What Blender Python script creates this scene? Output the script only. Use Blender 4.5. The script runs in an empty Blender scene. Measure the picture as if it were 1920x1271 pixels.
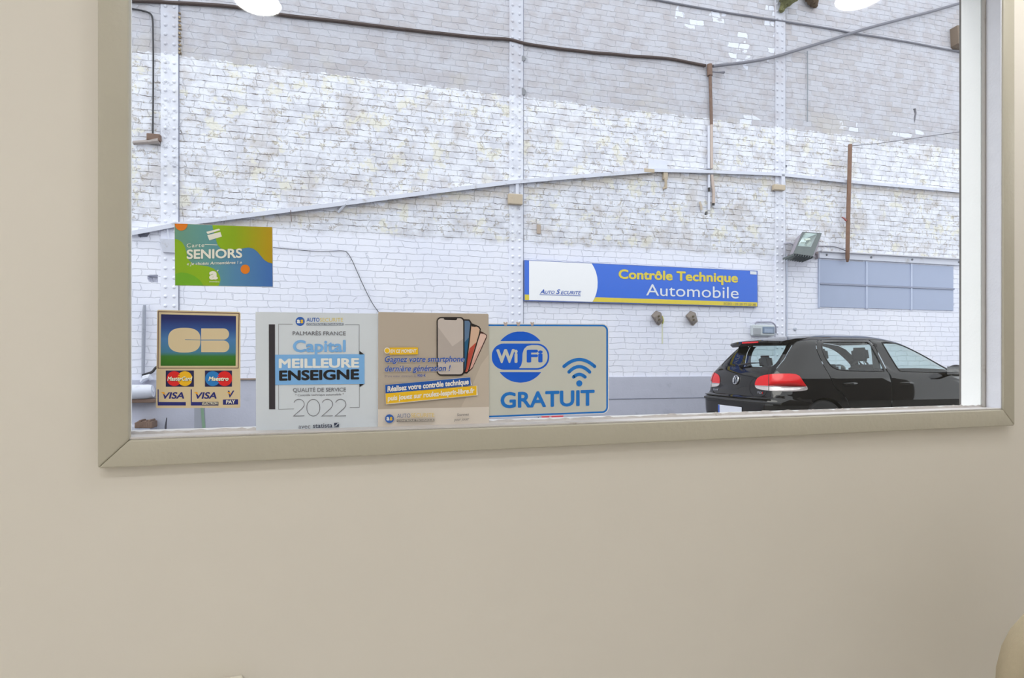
import bpy, bmesh, math, random
from mathutils import Vector, Matrix
from mathutils.geometry import delaunay_2d_cdt, tessellate_polygon
random.seed(7)
C = bpy.context.scene.collection
SC = bpy.context.scene

# ------------------------------------------------------------------ camera, world, sun, exposure
FPX = 1100.0                      # focal length in pixels of the 1920 wide frame
HOR = 680.0                       # row of the horizon
TH = math.atan2(1100.0, 3450.0)   # yaw of the camera against the window wall
CAM = Vector((0.0, -1.162, 1.10))
FWD = Vector((math.sin(TH), math.cos(TH), 0))
RGT = Vector((math.cos(TH), -math.sin(TH), 0))
cd = bpy.data.cameras.new('camera'); cam = bpy.data.objects.new('camera', cd); C.objects.link(cam)
cd.sensor_width = 36.0; cd.lens = 36.0 * FPX / 1920.0
cd.shift_y = (HOR - 635.5) / 1920.0
cd.clip_start = 0.02; cd.clip_end = 200
cam.location = CAM; cam.rotation_euler = (math.pi / 2, 0, -TH)
SC.camera = cam

w = bpy.data.worlds.new('sky'); SC.world = w; w.use_nodes = True
_bg = w.node_tree.nodes['Background']
_bg.inputs[0].default_value = (0.92, 0.945, 1.0, 1); _bg.inputs[1].default_value = 1.92
sd = bpy.data.lights.new('sun', 'SUN'); so = bpy.data.objects.new('sun', sd); C.objects.link(so)
sd.energy = 1.5; sd.angle = math.radians(40); sd.color = (1.0, 0.96, 0.9)
so.rotation_euler = Vector((0.72, 0.06, -0.69)).to_track_quat('-Z', 'Y').to_euler()
so.location = (-6, -4, 14)
SC.view_settings.view_transform = 'Standard'; SC.view_settings.look = 'None'
SC.view_settings.gamma = 1.0; SC.view_settings.exposure = 0.0; SC.view_settings.use_curve_mapping = False
LAMP = 88.0                       # radiance of the ceiling lamps
LAMPCOL = (1.0, 0.985, 0.96)

# ------------------------------------------------------------------ frames
class Frame:
    def __init__(s, o, ang):
        s.o = Vector(o); s.ang = ang; s.M = Matrix.Translation(s.o) @ Matrix.Rotation(ang, 4, 'Z'); s.I = s.M.inverted()
F0 = Frame((0, 0, 0), 0.0)
PHI = math.atan2(1100.0, 4240.0)
WANG = -(TH - PHI)
WO = CAM + FWD * 9.6; WO.z = 0
FW = Frame(WO, WANG)              # brick wall: x along it, -y towards the window, z up

def ray(px, py):
    return FWD + RGT * ((px - 960.0) / FPX) + Vector((0, 0, (HOR - py) / FPX))
def hit(px, py, frame, off=0.0):  # point of the pixel on the plane y = -off of a frame, in its coordinates
    d = ray(px, py); dl = frame.M.to_3x3().inverted() @ d; c = frame.I @ CAM
    t = (-off - c.y) / dl.y
    return c + dl * t
def W(px, py, off=0.0): return hit(px, py, FW, off)
def at_depth(px, py, dep): return CAM + ray(px, py) * dep

ORG = {}
def put(o, frame, base):
    o.matrix_world = frame.M @ Matrix.Translation(base)
def tag(o, label=None, cat=None, group=None, kind=None):
    if label: o['label'] = label
    if cat: o['category'] = cat
    if group: o['group'] = group
    if kind: o['kind'] = kind
    return o
def thing(name, label, cat, base, frame=F0, group=None, kind=None):
    o = bpy.data.objects.new(name, None); C.objects.link(o); o.empty_display_size = 0.1
    base = Vector(base); put(o, frame, base); ORG[o] = (frame, base)
    return tag(o, label, cat, group, kind)

class MB:
    def __init__(s): s.bm = bmesh.new(); s.sm = False
    def quad(s, pts):
        vs = [s.bm.verts.new(p) for p in pts]; s.bm.faces.new(vs); return s
    def box(s, x0, x1, y0, y1, z0, z1, bev=0.0, seg=2):
        t = bmesh.new()
        m = Matrix.Translation(((x0+x1)/2, (y0+y1)/2, (z0+z1)/2)) @ Matrix.Diagonal((abs(x1-x0), abs(y1-y0), abs(z1-z0), 1))
        bmesh.ops.create_cube(t, size=1.0, matrix=m)
        if bev: bmesh.ops.bevel(t, geom=list(t.edges), offset=bev, segments=seg, profile=0.5, affect='EDGES')
        s.join(t); return s
    def join(s, t, M=None):
        if M is not None: t.transform(M)
        me = bpy.data.meshes.new('t'); t.to_mesh(me); t.free(); s.bm.from_mesh(me); bpy.data.meshes.remove(me); return s
    def prism(s, pts, off):       # polygon and its copy moved by off, closed
        off = Vector(off); a = [s.bm.verts.new(p) for p in pts]; b = [s.bm.verts.new(Vector(p) + off) for p in pts]
        n = len(pts); s.bm.faces.new(a); s.bm.faces.new(b[::-1])
        for i in range(n): s.bm.faces.new((a[i], b[i], b[(i+1) % n], a[(i+1) % n]))
        return s
    def tube(s, pts, r, n=8, cap=True):
        pts = [Vector(p) for p in pts]; rs = r if isinstance(r, (list, tuple)) else [r]*len(pts)
        rings = []; up = Vector((0.123, 0.456, 0.88))
        for i, p in enumerate(pts):
            d = (pts[min(i+1, len(pts)-1)] - pts[max(i-1, 0)]).normalized()
            a = d.cross(up)
            if a.length < 1e-4: a = d.cross(Vector((1, 0, 0)))
            a.normalize(); b = d.cross(a)
            rings.append([s.bm.verts.new(p + (a*math.cos(2*math.pi*k/n) + b*math.sin(2*math.pi*k/n))*rs[i]) for k in range(n)])
        for i in range(len(rings)-1):
            for k in range(n): s.bm.faces.new((rings[i][k], rings[i][(k+1) % n], rings[i+1][(k+1) % n], rings[i+1][k]))
        if cap: s.bm.faces.new(rings[0][::-1]); s.bm.faces.new(rings[-1])
        s.sm = True; return s
    def lathe(s, prof, M, n=32):  # prof of (r, h) about local z
        rings = []
        for r, h in prof:
            if r < 1e-6: rings.append([s.bm.verts.new(M @ Vector((0, 0, h)))])
            else: rings.append([s.bm.verts.new(M @ Vector((r*math.cos(2*math.pi*k/n), r*math.sin(2*math.pi*k/n), h))) for k in range(n)])
        for A, B in zip(rings, rings[1:]):
            for k in range(n):
                if len(A) == 1 and len(B) == 1: continue
                if len(A) == 1: s.bm.faces.new((A[0], B[k], B[(k+1) % n]))
                elif len(B) == 1: s.bm.faces.new((A[k], A[(k+1) % n], B[0]))
                else: s.bm.faces.new((A[k], A[(k+1) % n], B[(k+1) % n], B[k]))
        s.sm = True; return s
    def cols(s, name, mat, parent=None, frame=F0, base=None, smooth=None, recalc=True):
        if recalc: bmesh.ops.recalc_face_normals(s.bm, faces=list(s.bm.faces))
        if parent is not None: frame, base = ORG[parent]
        elif base is None:
            xs = [v.co for v in s.bm.verts]
            base = Vector(((min(v.x for v in xs)+max(v.x for v in xs))/2, (min(v.y for v in xs)+max(v.y for v in xs))/2, min(v.z for v in xs)))
        base = Vector(base)
        for v in s.bm.verts: v.co -= base
        sm = s.sm if smooth is None else smooth
        me = bpy.data.meshes.new(name)
        if sm:
            for f in s.bm.faces: f.smooth = True
            for e in s.bm.edges:
                if len(e.link_faces) == 2 and e.calc_face_angle(0) > 0.7: e.smooth = False
        s.bm.to_mesh(me); s.bm.free(); me.materials.append(mat)
        o = bpy.data.objects.new(name, me); C.objects.link(o); ORG[o] = (frame, base)
        if parent is not None: o.parent = parent
        else: put(o, frame, base)
        return o

# ------------------------------------------------------------------ materials
def lin(c): return c/12.92 if c <= 0.04045 else ((c+0.055)/1.055)**2.4
def rgb(r, g, b, e=1.0): return tuple(min(0.95, lin(v/255.0)/e) for v in (r, g, b)) + (1.0,)
class NT:
    def __init__(s, name):
        s.m = bpy.data.materials.new(name); s.m.use_nodes = True; s.t = s.m.node_tree; s.N = s.t.nodes
        s.p = s.N['Principled BSDF']; s._oc = None
    def n(s, typ, **kw):
        o = s.N.new(typ)
        for k, v in kw.items(): setattr(o, k, v)
        return o
    def l(s, a, b): s.t.links.new(a, b)
    def set(s, sock, v):
        if hasattr(v, 'is_output') or isinstance(v, bpy.types.NodeSocket): s.l(v, sock)
        else: sock.default_value = v
    def oc(s):
        if s._oc is None: s._oc = s.n('ShaderNodeTexCoord').outputs['Object']
        return s._oc
    def math(s, op, a, b=0.0, c=0.0, clamp=False):
        o = s.n('ShaderNodeMath', operation=op); o.use_clamp = clamp
        for i, v in enumerate((a, b, c)): s.set(o.inputs[i], v)
        return o.outputs[0]
    def ramp(s, v, lo, hi):       # smooth 0..1
        o = s.n('ShaderNodeMapRange'); o.interpolation_type = 'SMOOTHSTEP'
        s.set(o.inputs[0], v); o.inputs[1].default_value = lo; o.inputs[2].default_value = hi
        return o.outputs[0]
    def mix(s, f, a, b, typ='MIX'):
        o = s.n('ShaderNodeMix', data_type='RGBA', blend_type=typ)
        s.set(o.inputs[0], f); s.set(o.inputs[6], a); s.set(o.inputs[7], b); return o.outputs[2]
    def noise(s, vec, scale, detail=3.0, rough=0.55, col=False):
        o = s.n('ShaderNodeTexNoise'); s.l(vec, o.inputs['Vector']); o.inputs['Scale'].default_value = scale
        o.inputs['Detail'].default_value = detail; o.inputs['Roughness'].default_value = rough
        return o.outputs['Color' if col else 0]
    def xyz(s, vec):
        o = s.n('ShaderNodeSeparateXYZ'); s.l(vec, o.inputs[0]); return o.outputs
    def comb(s, x, y, z):
        o = s.n('ShaderNodeCombineXYZ')
        for i, v in enumerate((x, y, z)): s.set(o.inputs[i], v)
        return o.outputs[0]
    def bump(s, h, strength, dist):
        o = s.n('ShaderNodeBump'); s.l(h, o.inputs['Height']); o.inputs['Strength'].default_value = strength
        o.inputs['Distance'].default_value = dist; s.l(o.outputs[0], s.p.inputs['Normal'])
MATS = {}
EI = 0.80; EO = 1.20; EOW = 1.0
def paint(name, c, rough=0.5, metal=0.0, var=0.06, scale=14.0, bump=0.0, coat=0.0, spec=0.5, dirt=None, dscale=6.0, dlo=0.55, dhi=0.75):
    if name in MATS: return MATS[name]
    q = NT(name); q.p.inputs['Roughness'].default_value = rough; q.p.inputs['Metallic'].default_value = metal
    q.p.inputs['Specular IOR Level'].default_value = spec; q.p.inputs['Coat Weight'].default_value = coat
    q.p.inputs['Coat Roughness'].default_value = 0.03
    nz = q.noise(q.oc(), scale)
    a = tuple(max(0, v*(1-var)) for v in c[:3]) + (1,); b = tuple(min(1, v*(1+var)) for v in c[:3]) + (1,)
    colr = q.mix(nz, a, b)
    if dirt: colr = q.mix(q.ramp(q.noise(q.oc(), dscale, 6, 0.7), dlo, dhi), colr, dirt)
    q.l(colr, q.p.inputs['Base Color'])
    if bump: q.bump(q.noise(q.oc(), scale*6, 3), 1.0, bump)
    MATS[name] = q.m; return q.m
def emit(name, c, st):
    q = NT(name); q.p.inputs['Base Color'].default_value = (0.8, 0.8, 0.8, 1)
    q.p.inputs['Emission Color'].default_value = c + (1,); q.p.inputs['Emission Strength'].default_value = st; return q.m
def glass(name, tint, ior=1.5, rough=0.0, refl=1.0):
    q = NT(name); q.N.remove(q.p)
    tr = q.n('ShaderNodeBsdfTransparent'); tr.inputs[0].default_value = tint + (1,)
    gl = q.n('ShaderNodeBsdfGlossy'); gl.inputs['Roughness'].default_value = rough
    fr = q.n('ShaderNodeFresnel'); ge = q.n('ShaderNodeNewGeometry')
    q.l(q.math('MULTIPLY_ADD', ge.outputs['Backfacing'], 1.0/ior-ior, ior), fr.inputs[0])
    f = q.math('MULTIPLY', fr.outputs[0], refl)
    mx = q.n('ShaderNodeMixShader'); q.l(f, mx.inputs[0]); q.l(tr.outputs[0], mx.inputs[1]); q.l(gl.outputs[0], mx.inputs[2])
    q.l(mx.outputs[0], q.N['Material Output'].inputs[0]); return q.m

ZA, ZB = W(955, 179).z, W(950, 453).z       # paint zones of the brick wall
def wall_material(name, brick):
    q = NT(name); o = q.xyz(q.oc()); X, Z = o[0], o[2]
    P = q.comb(X, Z, 0.0)
    nb = q.noise(P, 0.9, 4, 0.6); nm = q.noise(P, 4.0, 5, 0.6); nf = q.noise(P, 22.0, 4, 0.65)
    # ragged paint edges
    za = q.math('ADD', Z, q.math('MULTIPLY', q.math('SUBTRACT', nm, 0.5), 0.16))
    za = q.math('ADD', za, q.math('MULTIPLY', q.math('SUBTRACT', nf, 0.5), 0.10))
    grey = q.ramp(za, ZA-0.012, ZA+0.012)
    zb = q.math('ADD', Z, q.math('MULTIPLY', q.math('SUBTRACT', nm, 0.5), 0.22))
    mid = q.ramp(zb, ZB-0.05, ZB+0.06)
    white = rgb(229, 231, 243, EOW)
    c_white = q.mix(q.ramp(nb, 0.35, 0.65), rgb(232, 233, 243, EOW), rgb(225, 227, 240, EOW))
    c_mid = q.mix(q.ramp(nm, 0.40, 0.66), rgb(228, 230, 239, EOW), rgb(206, 207, 216, EOW))
    c_grey = q.mix(q.ramp(nm, 0.42, 0.62), rgb(191, 192, 201, EOW), rgb(180, 177, 183, EOW))
    height = None
    if brick:
        wob = q.noise(P, 2.6, 2, 0.5, True); wob2 = q.noise(P, 15.0, 3, 0.6, True)
        v = q.n('ShaderNodeVectorMath', operation='MULTIPLY_ADD'); q.l(wob, v.inputs[0]); v.inputs[1].default_value = (0.26, 0.045, 0); q.l(P, v.inputs[2])
        v2 = q.n('ShaderNodeVectorMath', operation='MULTIPLY_ADD'); q.l(wob2, v2.inputs[0]); v2.inputs[1].default_value = (0.05, 0.034, 0); q.l(v.outputs[0], v2.inputs[2])
        br = q.n('ShaderNodeTexBrick'); q.l(v2.outputs[0], br.inputs['Vector'])
        br.offset = 0.5; br.offset_frequency = 2; br.squash = 0.75; br.squash_frequency = 3
        br.inputs['Scale'].default_value = 1.0; br.inputs['Mortar Size'].default_value = 0.0062; br.inputs['Mortar Smooth'].default_value = 0.6
        br.inputs['Brick Width'].default_value = 0.285; br.inputs['Row Height'].default_value = 0.098
        br.inputs['Color1'].default_value = (0, 0, 0, 1); br.inputs['Color2'].default_value = (1, 1, 1, 1); br.inputs['Mortar'].default_value = (0.5, 0.5, 0.5, 1)
        rnd = br.outputs['Color']; mort = br.outputs['Fac']
        fr = q.math('FRACT', q.math('DIVIDE', q.xyz(v2.outputs[0])[1], 0.098))
        bed = q.ramp(q.math('ABSOLUTE', q.math('SUBTRACT', fr, 0.5)), 0.42, 0.485)      # bed joints only
        fade = q.ramp(q.noise(P, 6.0, 3, 0.6), 0.40, 0.62)
        brk = q.ramp(q.noise(P, 5.0, 5, 0.7), 0.47, 0.60)
        c_white = q.mix(q.math('MULTIPLY', mort, q.math('MULTIPLY_ADD', fade, 0.36, 0.06)), c_white, rgb(194, 198, 216, EOW))
        smut = q.ramp(q.noise(P, 1.7, 5, 0.65), 0.50, 0.66)
        c_mid = q.mix(q.math('MULTIPLY', smut, 0.75), c_mid, rgb(198, 193, 193, EOW))
        c_mid = q.mix(q.math('MULTIPLY', mort, q.math('MULTIPLY_ADD', brk, 0.32, 0.04)), c_mid, rgb(160, 156, 160, EOW))
        c_mid = q.mix(q.math('MULTIPLY', bed, q.math('MULTIPLY', brk, 0.9)), c_mid, rgb(128, 120, 120, EOW))
        tone = q.mix(q.ramp(rnd, 0.2, 0.9), rgb(191, 191, 199, EOW), rgb(176, 170, 171, EOW))
        warm = q.ramp(q.noise(P, 0.6, 3, 0.55), 0.42, 0.62)
        c_grey = q.mix(q.math('MULTIPLY_ADD', warm, 0.45, 0.12), c_grey, tone)
        c_grey = q.mix(q.math('MULTIPLY', mort, q.math('MULTIPLY_ADD', fade, 0.45, 0.05)), c_grey, rgb(207, 209, 221, EOW))
        c_grey = q.mix(q.math('MULTIPLY', bed, q.math('MULTIPLY', brk, 0.6)), c_grey, rgb(148, 144, 152, EOW))
        # bricks washed white where the old coat came off the grey band
        blob = None
        for bx, by, rx_, rz_ in ((1300, 30, .55, .35), (1345, 40, .45, .5), (1385, 85, .35, .5), (1404, 118, .22, .25), (1400, 226, .5, .16), (1590, 236, .7, .16), (1690, 246, .8, .18), (1443, 60, .18, .9)):
            c0 = W(bx, by); e_ = q.math('ADD', q.math('POWER', q.math('ABSOLUTE', q.math('DIVIDE', q.math('SUBTRACT', X, c0.x), rx_)), 2.0), q.math('POWER', q.math('ABSOLUTE', q.math('DIVIDE', q.math('SUBTRACT', Z, c0.z), rz_)), 2.0))
            g_ = q.ramp(e_, 1.2, 0.2); blob = g_ if blob is None else q.math('MAXIMUM', blob, g_)
        wpatch = q.math('MULTIPLY', q.ramp(q.math('MULTIPLY', q.math('ADD', q.math('MULTIPLY', rnd, 0.7), nm), blob), 0.93, 0.98), q.math('SUBTRACT', 1.0, mort))
        c_grey = q.mix(q.math('MULTIPLY', wpatch, 0.85), c_grey, rgb(226, 230, 243, EOW))
        low = q.ramp(Z, ZA+0.55, ZA)
        c_grey = q.mix(q.math('MULTIPLY', low, q.math('MULTIPLY', q.ramp(nb, 0.50, 0.62), 0.5)), c_grey, rgb(190, 184, 174, EOW))
    # flaked spots of the old coat: yellow and brown below the edge
    vor = q.noise(P, 9.0, 7, 0.72)
    zone = q.ramp(q.noise(P, 0.75, 3, 0.6), 0.36, 0.54)
    yel = q.math('MULTIPLY', q.ramp(q.noise(P, 3.0, 6, 0.7), 0.55, 0.60), zone)
    c_mid = q.mix(q.math('MULTIPLY', yel, 0.75 if brick else 0.25), c_mid, rgb(225, 222, 207, EOW))
    ring = q.math('MULTIPLY', q.ramp(vor, 0.565, 0.585), q.ramp(vor, 0.640, 0.605))
    spot = q.math('MULTIPLY', ring, q.ramp(zone, 0.0, 0.7))
    c_mid = q.mix(q.math('MULTIPLY', spot, 0.72 if brick else 0.6), c_mid, rgb(158, 146, 130, EOW) if brick else rgb(150, 150, 156, EOW))
    dk = q.math('MULTIPLY', q.ramp(q.noise(P, 14.0, 5, 0.65), 0.645, 0.70), zone)
    c_mid = q.mix(q.math('MULTIPLY', dk, 0.8), c_mid, rgb(112, 100, 90, EOW))
    if brick:                                        # tan band following the two rails just below them
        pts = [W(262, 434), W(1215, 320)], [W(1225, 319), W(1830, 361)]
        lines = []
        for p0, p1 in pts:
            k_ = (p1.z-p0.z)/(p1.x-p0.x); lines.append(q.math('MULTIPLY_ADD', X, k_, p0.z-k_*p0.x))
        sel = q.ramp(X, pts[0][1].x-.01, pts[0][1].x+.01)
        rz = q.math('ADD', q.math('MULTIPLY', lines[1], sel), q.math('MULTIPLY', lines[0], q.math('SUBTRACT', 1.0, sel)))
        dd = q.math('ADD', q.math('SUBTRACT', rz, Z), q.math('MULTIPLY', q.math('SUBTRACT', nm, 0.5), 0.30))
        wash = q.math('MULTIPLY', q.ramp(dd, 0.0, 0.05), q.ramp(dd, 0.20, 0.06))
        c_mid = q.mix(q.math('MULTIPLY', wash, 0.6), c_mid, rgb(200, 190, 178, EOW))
    col = q.mix(mid, c_white, c_mid); col = q.mix(grey, col, c_grey)
    if not brick: col = q.mix(0.22, col, rgb(204, 208, 222, EOW))
    q.l(col, q.p.inputs['Base Color']); q.p.inputs['Roughness'].default_value = 0.75
    q.p.inputs['Specular IOR Level'].default_value = 0.2
    if brick:
        rough = q.math('MULTIPLY_ADD', mid, 0.8, 0.25)
        h = q.math('ADD', q.math('MULTIPLY', mort, q.math('MULTIPLY_ADD', grey, 0.32, q.math('MULTIPLY_ADD', mid, -0.4, -0.6))), q.math('MULTIPLY', rnd, 0.45))
        h = q.math('ADD', h, q.math('MULTIPLY', vor, q.math('MULTIPLY', rough, 1.5)))
        q.bump(h, 1.0, 0.012)
    else: q.bump(vor, 0.6, 0.004)
    return q.m

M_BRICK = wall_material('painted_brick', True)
M_STEEL = wall_material('painted_steel', False)
# light falling on the room side, EO on the yard side, used when a paint colour is read off the photograph
def pin(name, r, g, b, **k): return paint(name, rgb(r, g, b, EI), **k)
def pout(name, r, g, b, **k): return paint(name, rgb(r, g, b, EO), **k)
M_WALLIN = paint('room_wall_paint', rgb(207, 203, 195, EI), rough=0.6, var=0.015, scale=3, bump=0.0006, spec=0.3)
M_CASING = paint('olive_casing_paint', rgb(169, 165, 151, EI), rough=0.42, var=0.04, scale=9, bump=0.0012)
M_JAMB = paint('pale_jamb_paint', (0.70, 0.72, 0.80, 1), rough=0.5, var=0.05, scale=25, bump=0.001, dirt=(0.42, 0.40, 0.42, 1), dscale=9, dlo=0.66, dhi=0.8)
M_REVEAL = paint('white_reveal_paint', (0.94, 0.94, 0.945, 1), rough=0.4, var=0.02, bump=0.0006)
M_SILL = paint('grubby_sill_paint', (0.62, 0.60, 0.60, 1), rough=0.55, var=0.08, scale=20, bump=0.001, dirt=(0.30, 0.25, 0.20, 1), dscale=11, dlo=0.62, dhi=0.8)
M_CEIL = paint('ceiling_white', (0.80, 0.79, 0.76, 1), rough=0.8, var=0.02)
M_FLOOR = paint('floor_vinyl', (0.80, 0.77, 0.73, 1), rough=0.5, var=0.06, scale=5)
M_GLASS = glass('window_pane_glass', (0.97, 0.985, 0.98), 1.5, 0.0, 0.38)

# ------------------------------------------------------------------ the room with its window
T_IN, T_OUT, Y_GL = -0.010, 0.092, 0.036
def N0(px, py, y=0.0): return hit(px, py, F0, -y)
XL = (N0(193, 0).x + N0(185, 875).x)/2; XR = (N0(1887, 0).x + N0(1895, 797).x)/2
ZBm = (N0(185, 875).z + N0(1895, 797).z)/2; ZT = 2.26
CW = 0.046
xl, xr, zb, zt = XL+CW, XR-CW, ZBm+CW, ZT-CW; XO = xl-.030
RX0, RX1, RY, RZ = -3.2, 7.4, -4.2, 2.5
m = MB()                                         # window wall, a slab with an opening
for x0, x1, z0, z1 in ((RX0-.1, XO, 0, RZ+.3), (xr, RX1+.1, 0, RZ+.3), (XO, xr, 0, zb), (XO, xr, zt, RZ+.3)):
    m.box(x0, x1, 0.0, T_OUT, z0, z1)
tag(m.cols('wall_front', M_WALLIN), kind='structure')
m = MB(); m.box(RX0-.1, RX1+.1, RY-.1, RY, 0, RZ); tag(m.cols('wall_back', M_WALLIN), kind='structure')
m = MB(); m.box(RX0-.1, RX0, RY, 0, 0, RZ); tag(m.cols('wall_left', M_WALLIN), kind='structure')
m = MB(); m.box(RX1, RX1+.1, RY, 0, 0, RZ); tag(m.cols('wall_right', M_WALLIN), kind='structure')
m = MB(); m.box(RX0-.1, RX1+.1, RY-.1, 0, -0.1, 0); tag(m.cols('floor', M_FLOOR), kind='structure')
m = MB(); m.box(RX0-.1, RX1+.1, RY-.1, 0, RZ, RZ+.25); tag(m.cols('ceiling', M_CEIL), kind='structure')
m = MB(); m.box(RX0, RX1, -0.012, 0, 0, 0.08, 0.003); tag(m.cols('baseboard_front', M_CASING), kind='structure')

win = thing('window_1', 'wide fixed window in an olive painted wooden casing', 'window', ((xl+xr)/2, 0, ZBm), kind='structure')
def casing(pts):                                 # mitred board with eased edges
    t = bmesh.new(); a = [t.verts.new((p[0], T_IN*-0 - 0.0005, p[1])) for p in pts]; f = t.faces.new(a)
    e = bmesh.ops.extrude_face_region(t, geom=[f]); vs = [v for v in e['geom'] if isinstance(v, bmesh.types.BMVert)]
    bmesh.ops.translate(t, vec=(0, T_IN - 0.006, 0), verts=vs)
    bmesh.ops.recalc_face_normals(t, faces=list(t.faces))
    bmesh.ops.bevel(t, geom=[ed for ed in t.edges], offset=0.0035, segments=3, profile=0.5, affect='EDGES')
    b = MB(); b.join(t); b.sm = True; return b
for pts in (((XL, ZBm), (xl, zb), (xl, zt), (XL, ZT)), ((XR, ZBm), (XR, ZT), (xr, zt), (xr, zb)),
            ((XL, ZBm), (XR, ZBm), (xr, zb), (xl, zb)), ((XL, ZT), (xl, zt), (xr, zt), (XR, ZT))):
    casing(pts).cols('casing_board', M_CASING, win)
for side, (x0, x1) in (('l', (XO, XO+.004)), ('r', (xr-.004, xr))):
    b = MB(); b.box(x0, x1, -0.012, Y_GL-.001, zb, zt, 0.001); b.cols('jamb_lining', M_JAMB, win)
    b = MB(); b.box(x0, x1, Y_GL+.005, T_OUT+.004, zb, zt, 0.001); b.cols('outer_reveal', M_REVEAL, win)
b = MB(); b.box(XO, xr, -0.012, Y_GL-.001, zb, zb+.004, 0.001); b.cols('sill_board', M_SILL, win)
b = MB(); b.box(XO, xr, Y_GL+.005, T_OUT+.02, zb, zb+.004, 0.001); b.cols('outer_sill', M_SILL, win)
b = MB(); b.box(XO, xr, -0.012, T_OUT, zt-.004, zt, 0.001); b.cols('head_board', M_JAMB, win)
b = MB(); b.box(XO+.002, xr-.002, Y_GL, Y_GL+.004, zb+.002, zt-.002); b.cols('glass_pane', M_GLASS, win)
b = MB()                                         # bead of old putty with a wavy edge along the pane
def bead(p, q, dx, dz):
    n = 220; pa = []; pb = []
    for i in range(n+1):
        f = i/n; x = p[0]+(q[0]-p[0])*f; z = p[1]+(q[1]-p[1])*f; k = 0.0035 + 0.0035*random.random() + (0.0025*random.random() if x > 0.75 else 0)
        pa.append((x, Y_GL-.0022, z)); pb.append((x+dx*k, Y_GL-.0006, z+dz*k))
    va = [b.bm.verts.new(v) for v in pa]; vb = [b.bm.verts.new(v) for v in pb]
    for i in range(n): b.bm.faces.new((va[i], va[i+1], vb[i+1], vb[i]))
bead((XO+.004, zb+.004), (xr-.004, zb+.004), 0, 1)
b.cols('putty_bead', M_SILL, win)
b = MB(); b.box(xr-.0035, xr-.0105, Y_GL-.010, Y_GL-.001, zb+.004, zt-.004, 0.001); b.cols('glazing_bead', paint('bead_grey', (0.40, 0.38, 0.36, 1), dirt=(0.2, 0.16, 0.12, 1)), win)

# ceiling lamps: two mirrored in the glass, the rest unseen and added as fill
M_LAMP = emit('lamp_diffuser', LAMPCOL, LAMP)
M_RIM = paint('lamp_rim_white', (0.85, 0.85, 0.83, 1), rough=0.35)
LAMPS = [(-0.245, -1.20, 'round ceiling lamp mirrored in the glass at the upper left'),
         (1.925, -0.47, 'round ceiling lamp mirrored in the glass at the upper right'),
         (-1.35, -1.2, 'first added fill lamp left of the camera, nearest the window wall'),
         (-2.5, -1.2, 'added fill lamp by the left wall, nearest the window wall'),
         (-1.7, -2.3, 'second added fill lamp left of the camera, in the middle row'),
         (-2.6, -2.3, 'added fill lamp by the left wall, in the middle row'),
         (-1.8, -3.4, 'added fill lamp in the back left part of the room, nearer the middle'),
         (-2.7, -3.4, 'added fill lamp in the back left corner of the room'),
         (0.85, -0.66, 'added fill lamp near the middle of the window'),
         (3.75, -1.05, 'first added fill lamp right of the window'),
         (4.6, -1.3, 'third added fill lamp from the right wall, nearest the window wall'),
         (4.35, -1.6, 'added fill lamp right of the window, a little further from the window wall'),
         (5.4, -2.1, 'added fill lamp in the middle row right of the window'),
         (5.6, -1.2, 'second added fill lamp from the right wall, nearest the window wall'),
         (6.5, -1.2, 'added fill lamp by the right wall, nearest the window wall'),
         (6.5, -2.6, 'added fill lamp by the right wall, in the middle row')]
for x, y, lb in LAMPS:
    t = thing('ceiling_lamp', lb, 'lamp', (x, y, RZ-.03), group='round ceiling lamps')
    Mx = Matrix.Translation((x, y, RZ))
    b = MB(); b.lathe([(0.0, -0.022), (0.082, -0.022), (0.084, -0.019), (0.084, -0.004)], Mx, 40); b.cols('diffuser', M_LAMP, t)
    b = MB(); b.lathe([(0.0845, -0.002), (0.0845, -0.024), (0.089, -0.027), (0.096, -0.020), (0.099, -0.002)], Mx, 40); b.cols('rim', M_RIM, t)

# ------------------------------------------------------------------ flat printed things, drawn on their own plane
def text_mesh(txt, bold=0.0, shear=0.0, space=1.0):
    cu = bpy.data.curves.new('txt', 'FONT'); cu.body = txt; cu.size = 1.0; cu.shear = shear
    cu.space_character = space; cu.resolution_u = 4
    o = bpy.data.objects.new('txt', cu); C.objects.link(o)
    bpy.context.view_layer.update()
    me = bpy.data.meshes.new_from_object(o.evaluated_get(bpy.context.evaluated_depsgraph_get()))
    bpy.data.objects.remove(o); bpy.data.curves.remove(cu)
    return me
def _bb(me):
    xs = [v.co.x for v in me.vertices]; ys = [v.co.y for v in me.vertices]
    return min(xs), max(xs), min(ys), max(ys)
_m = text_mesh('H'); CAPH = _bb(_m)[3]; bpy.data.meshes.remove(_m)

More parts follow.
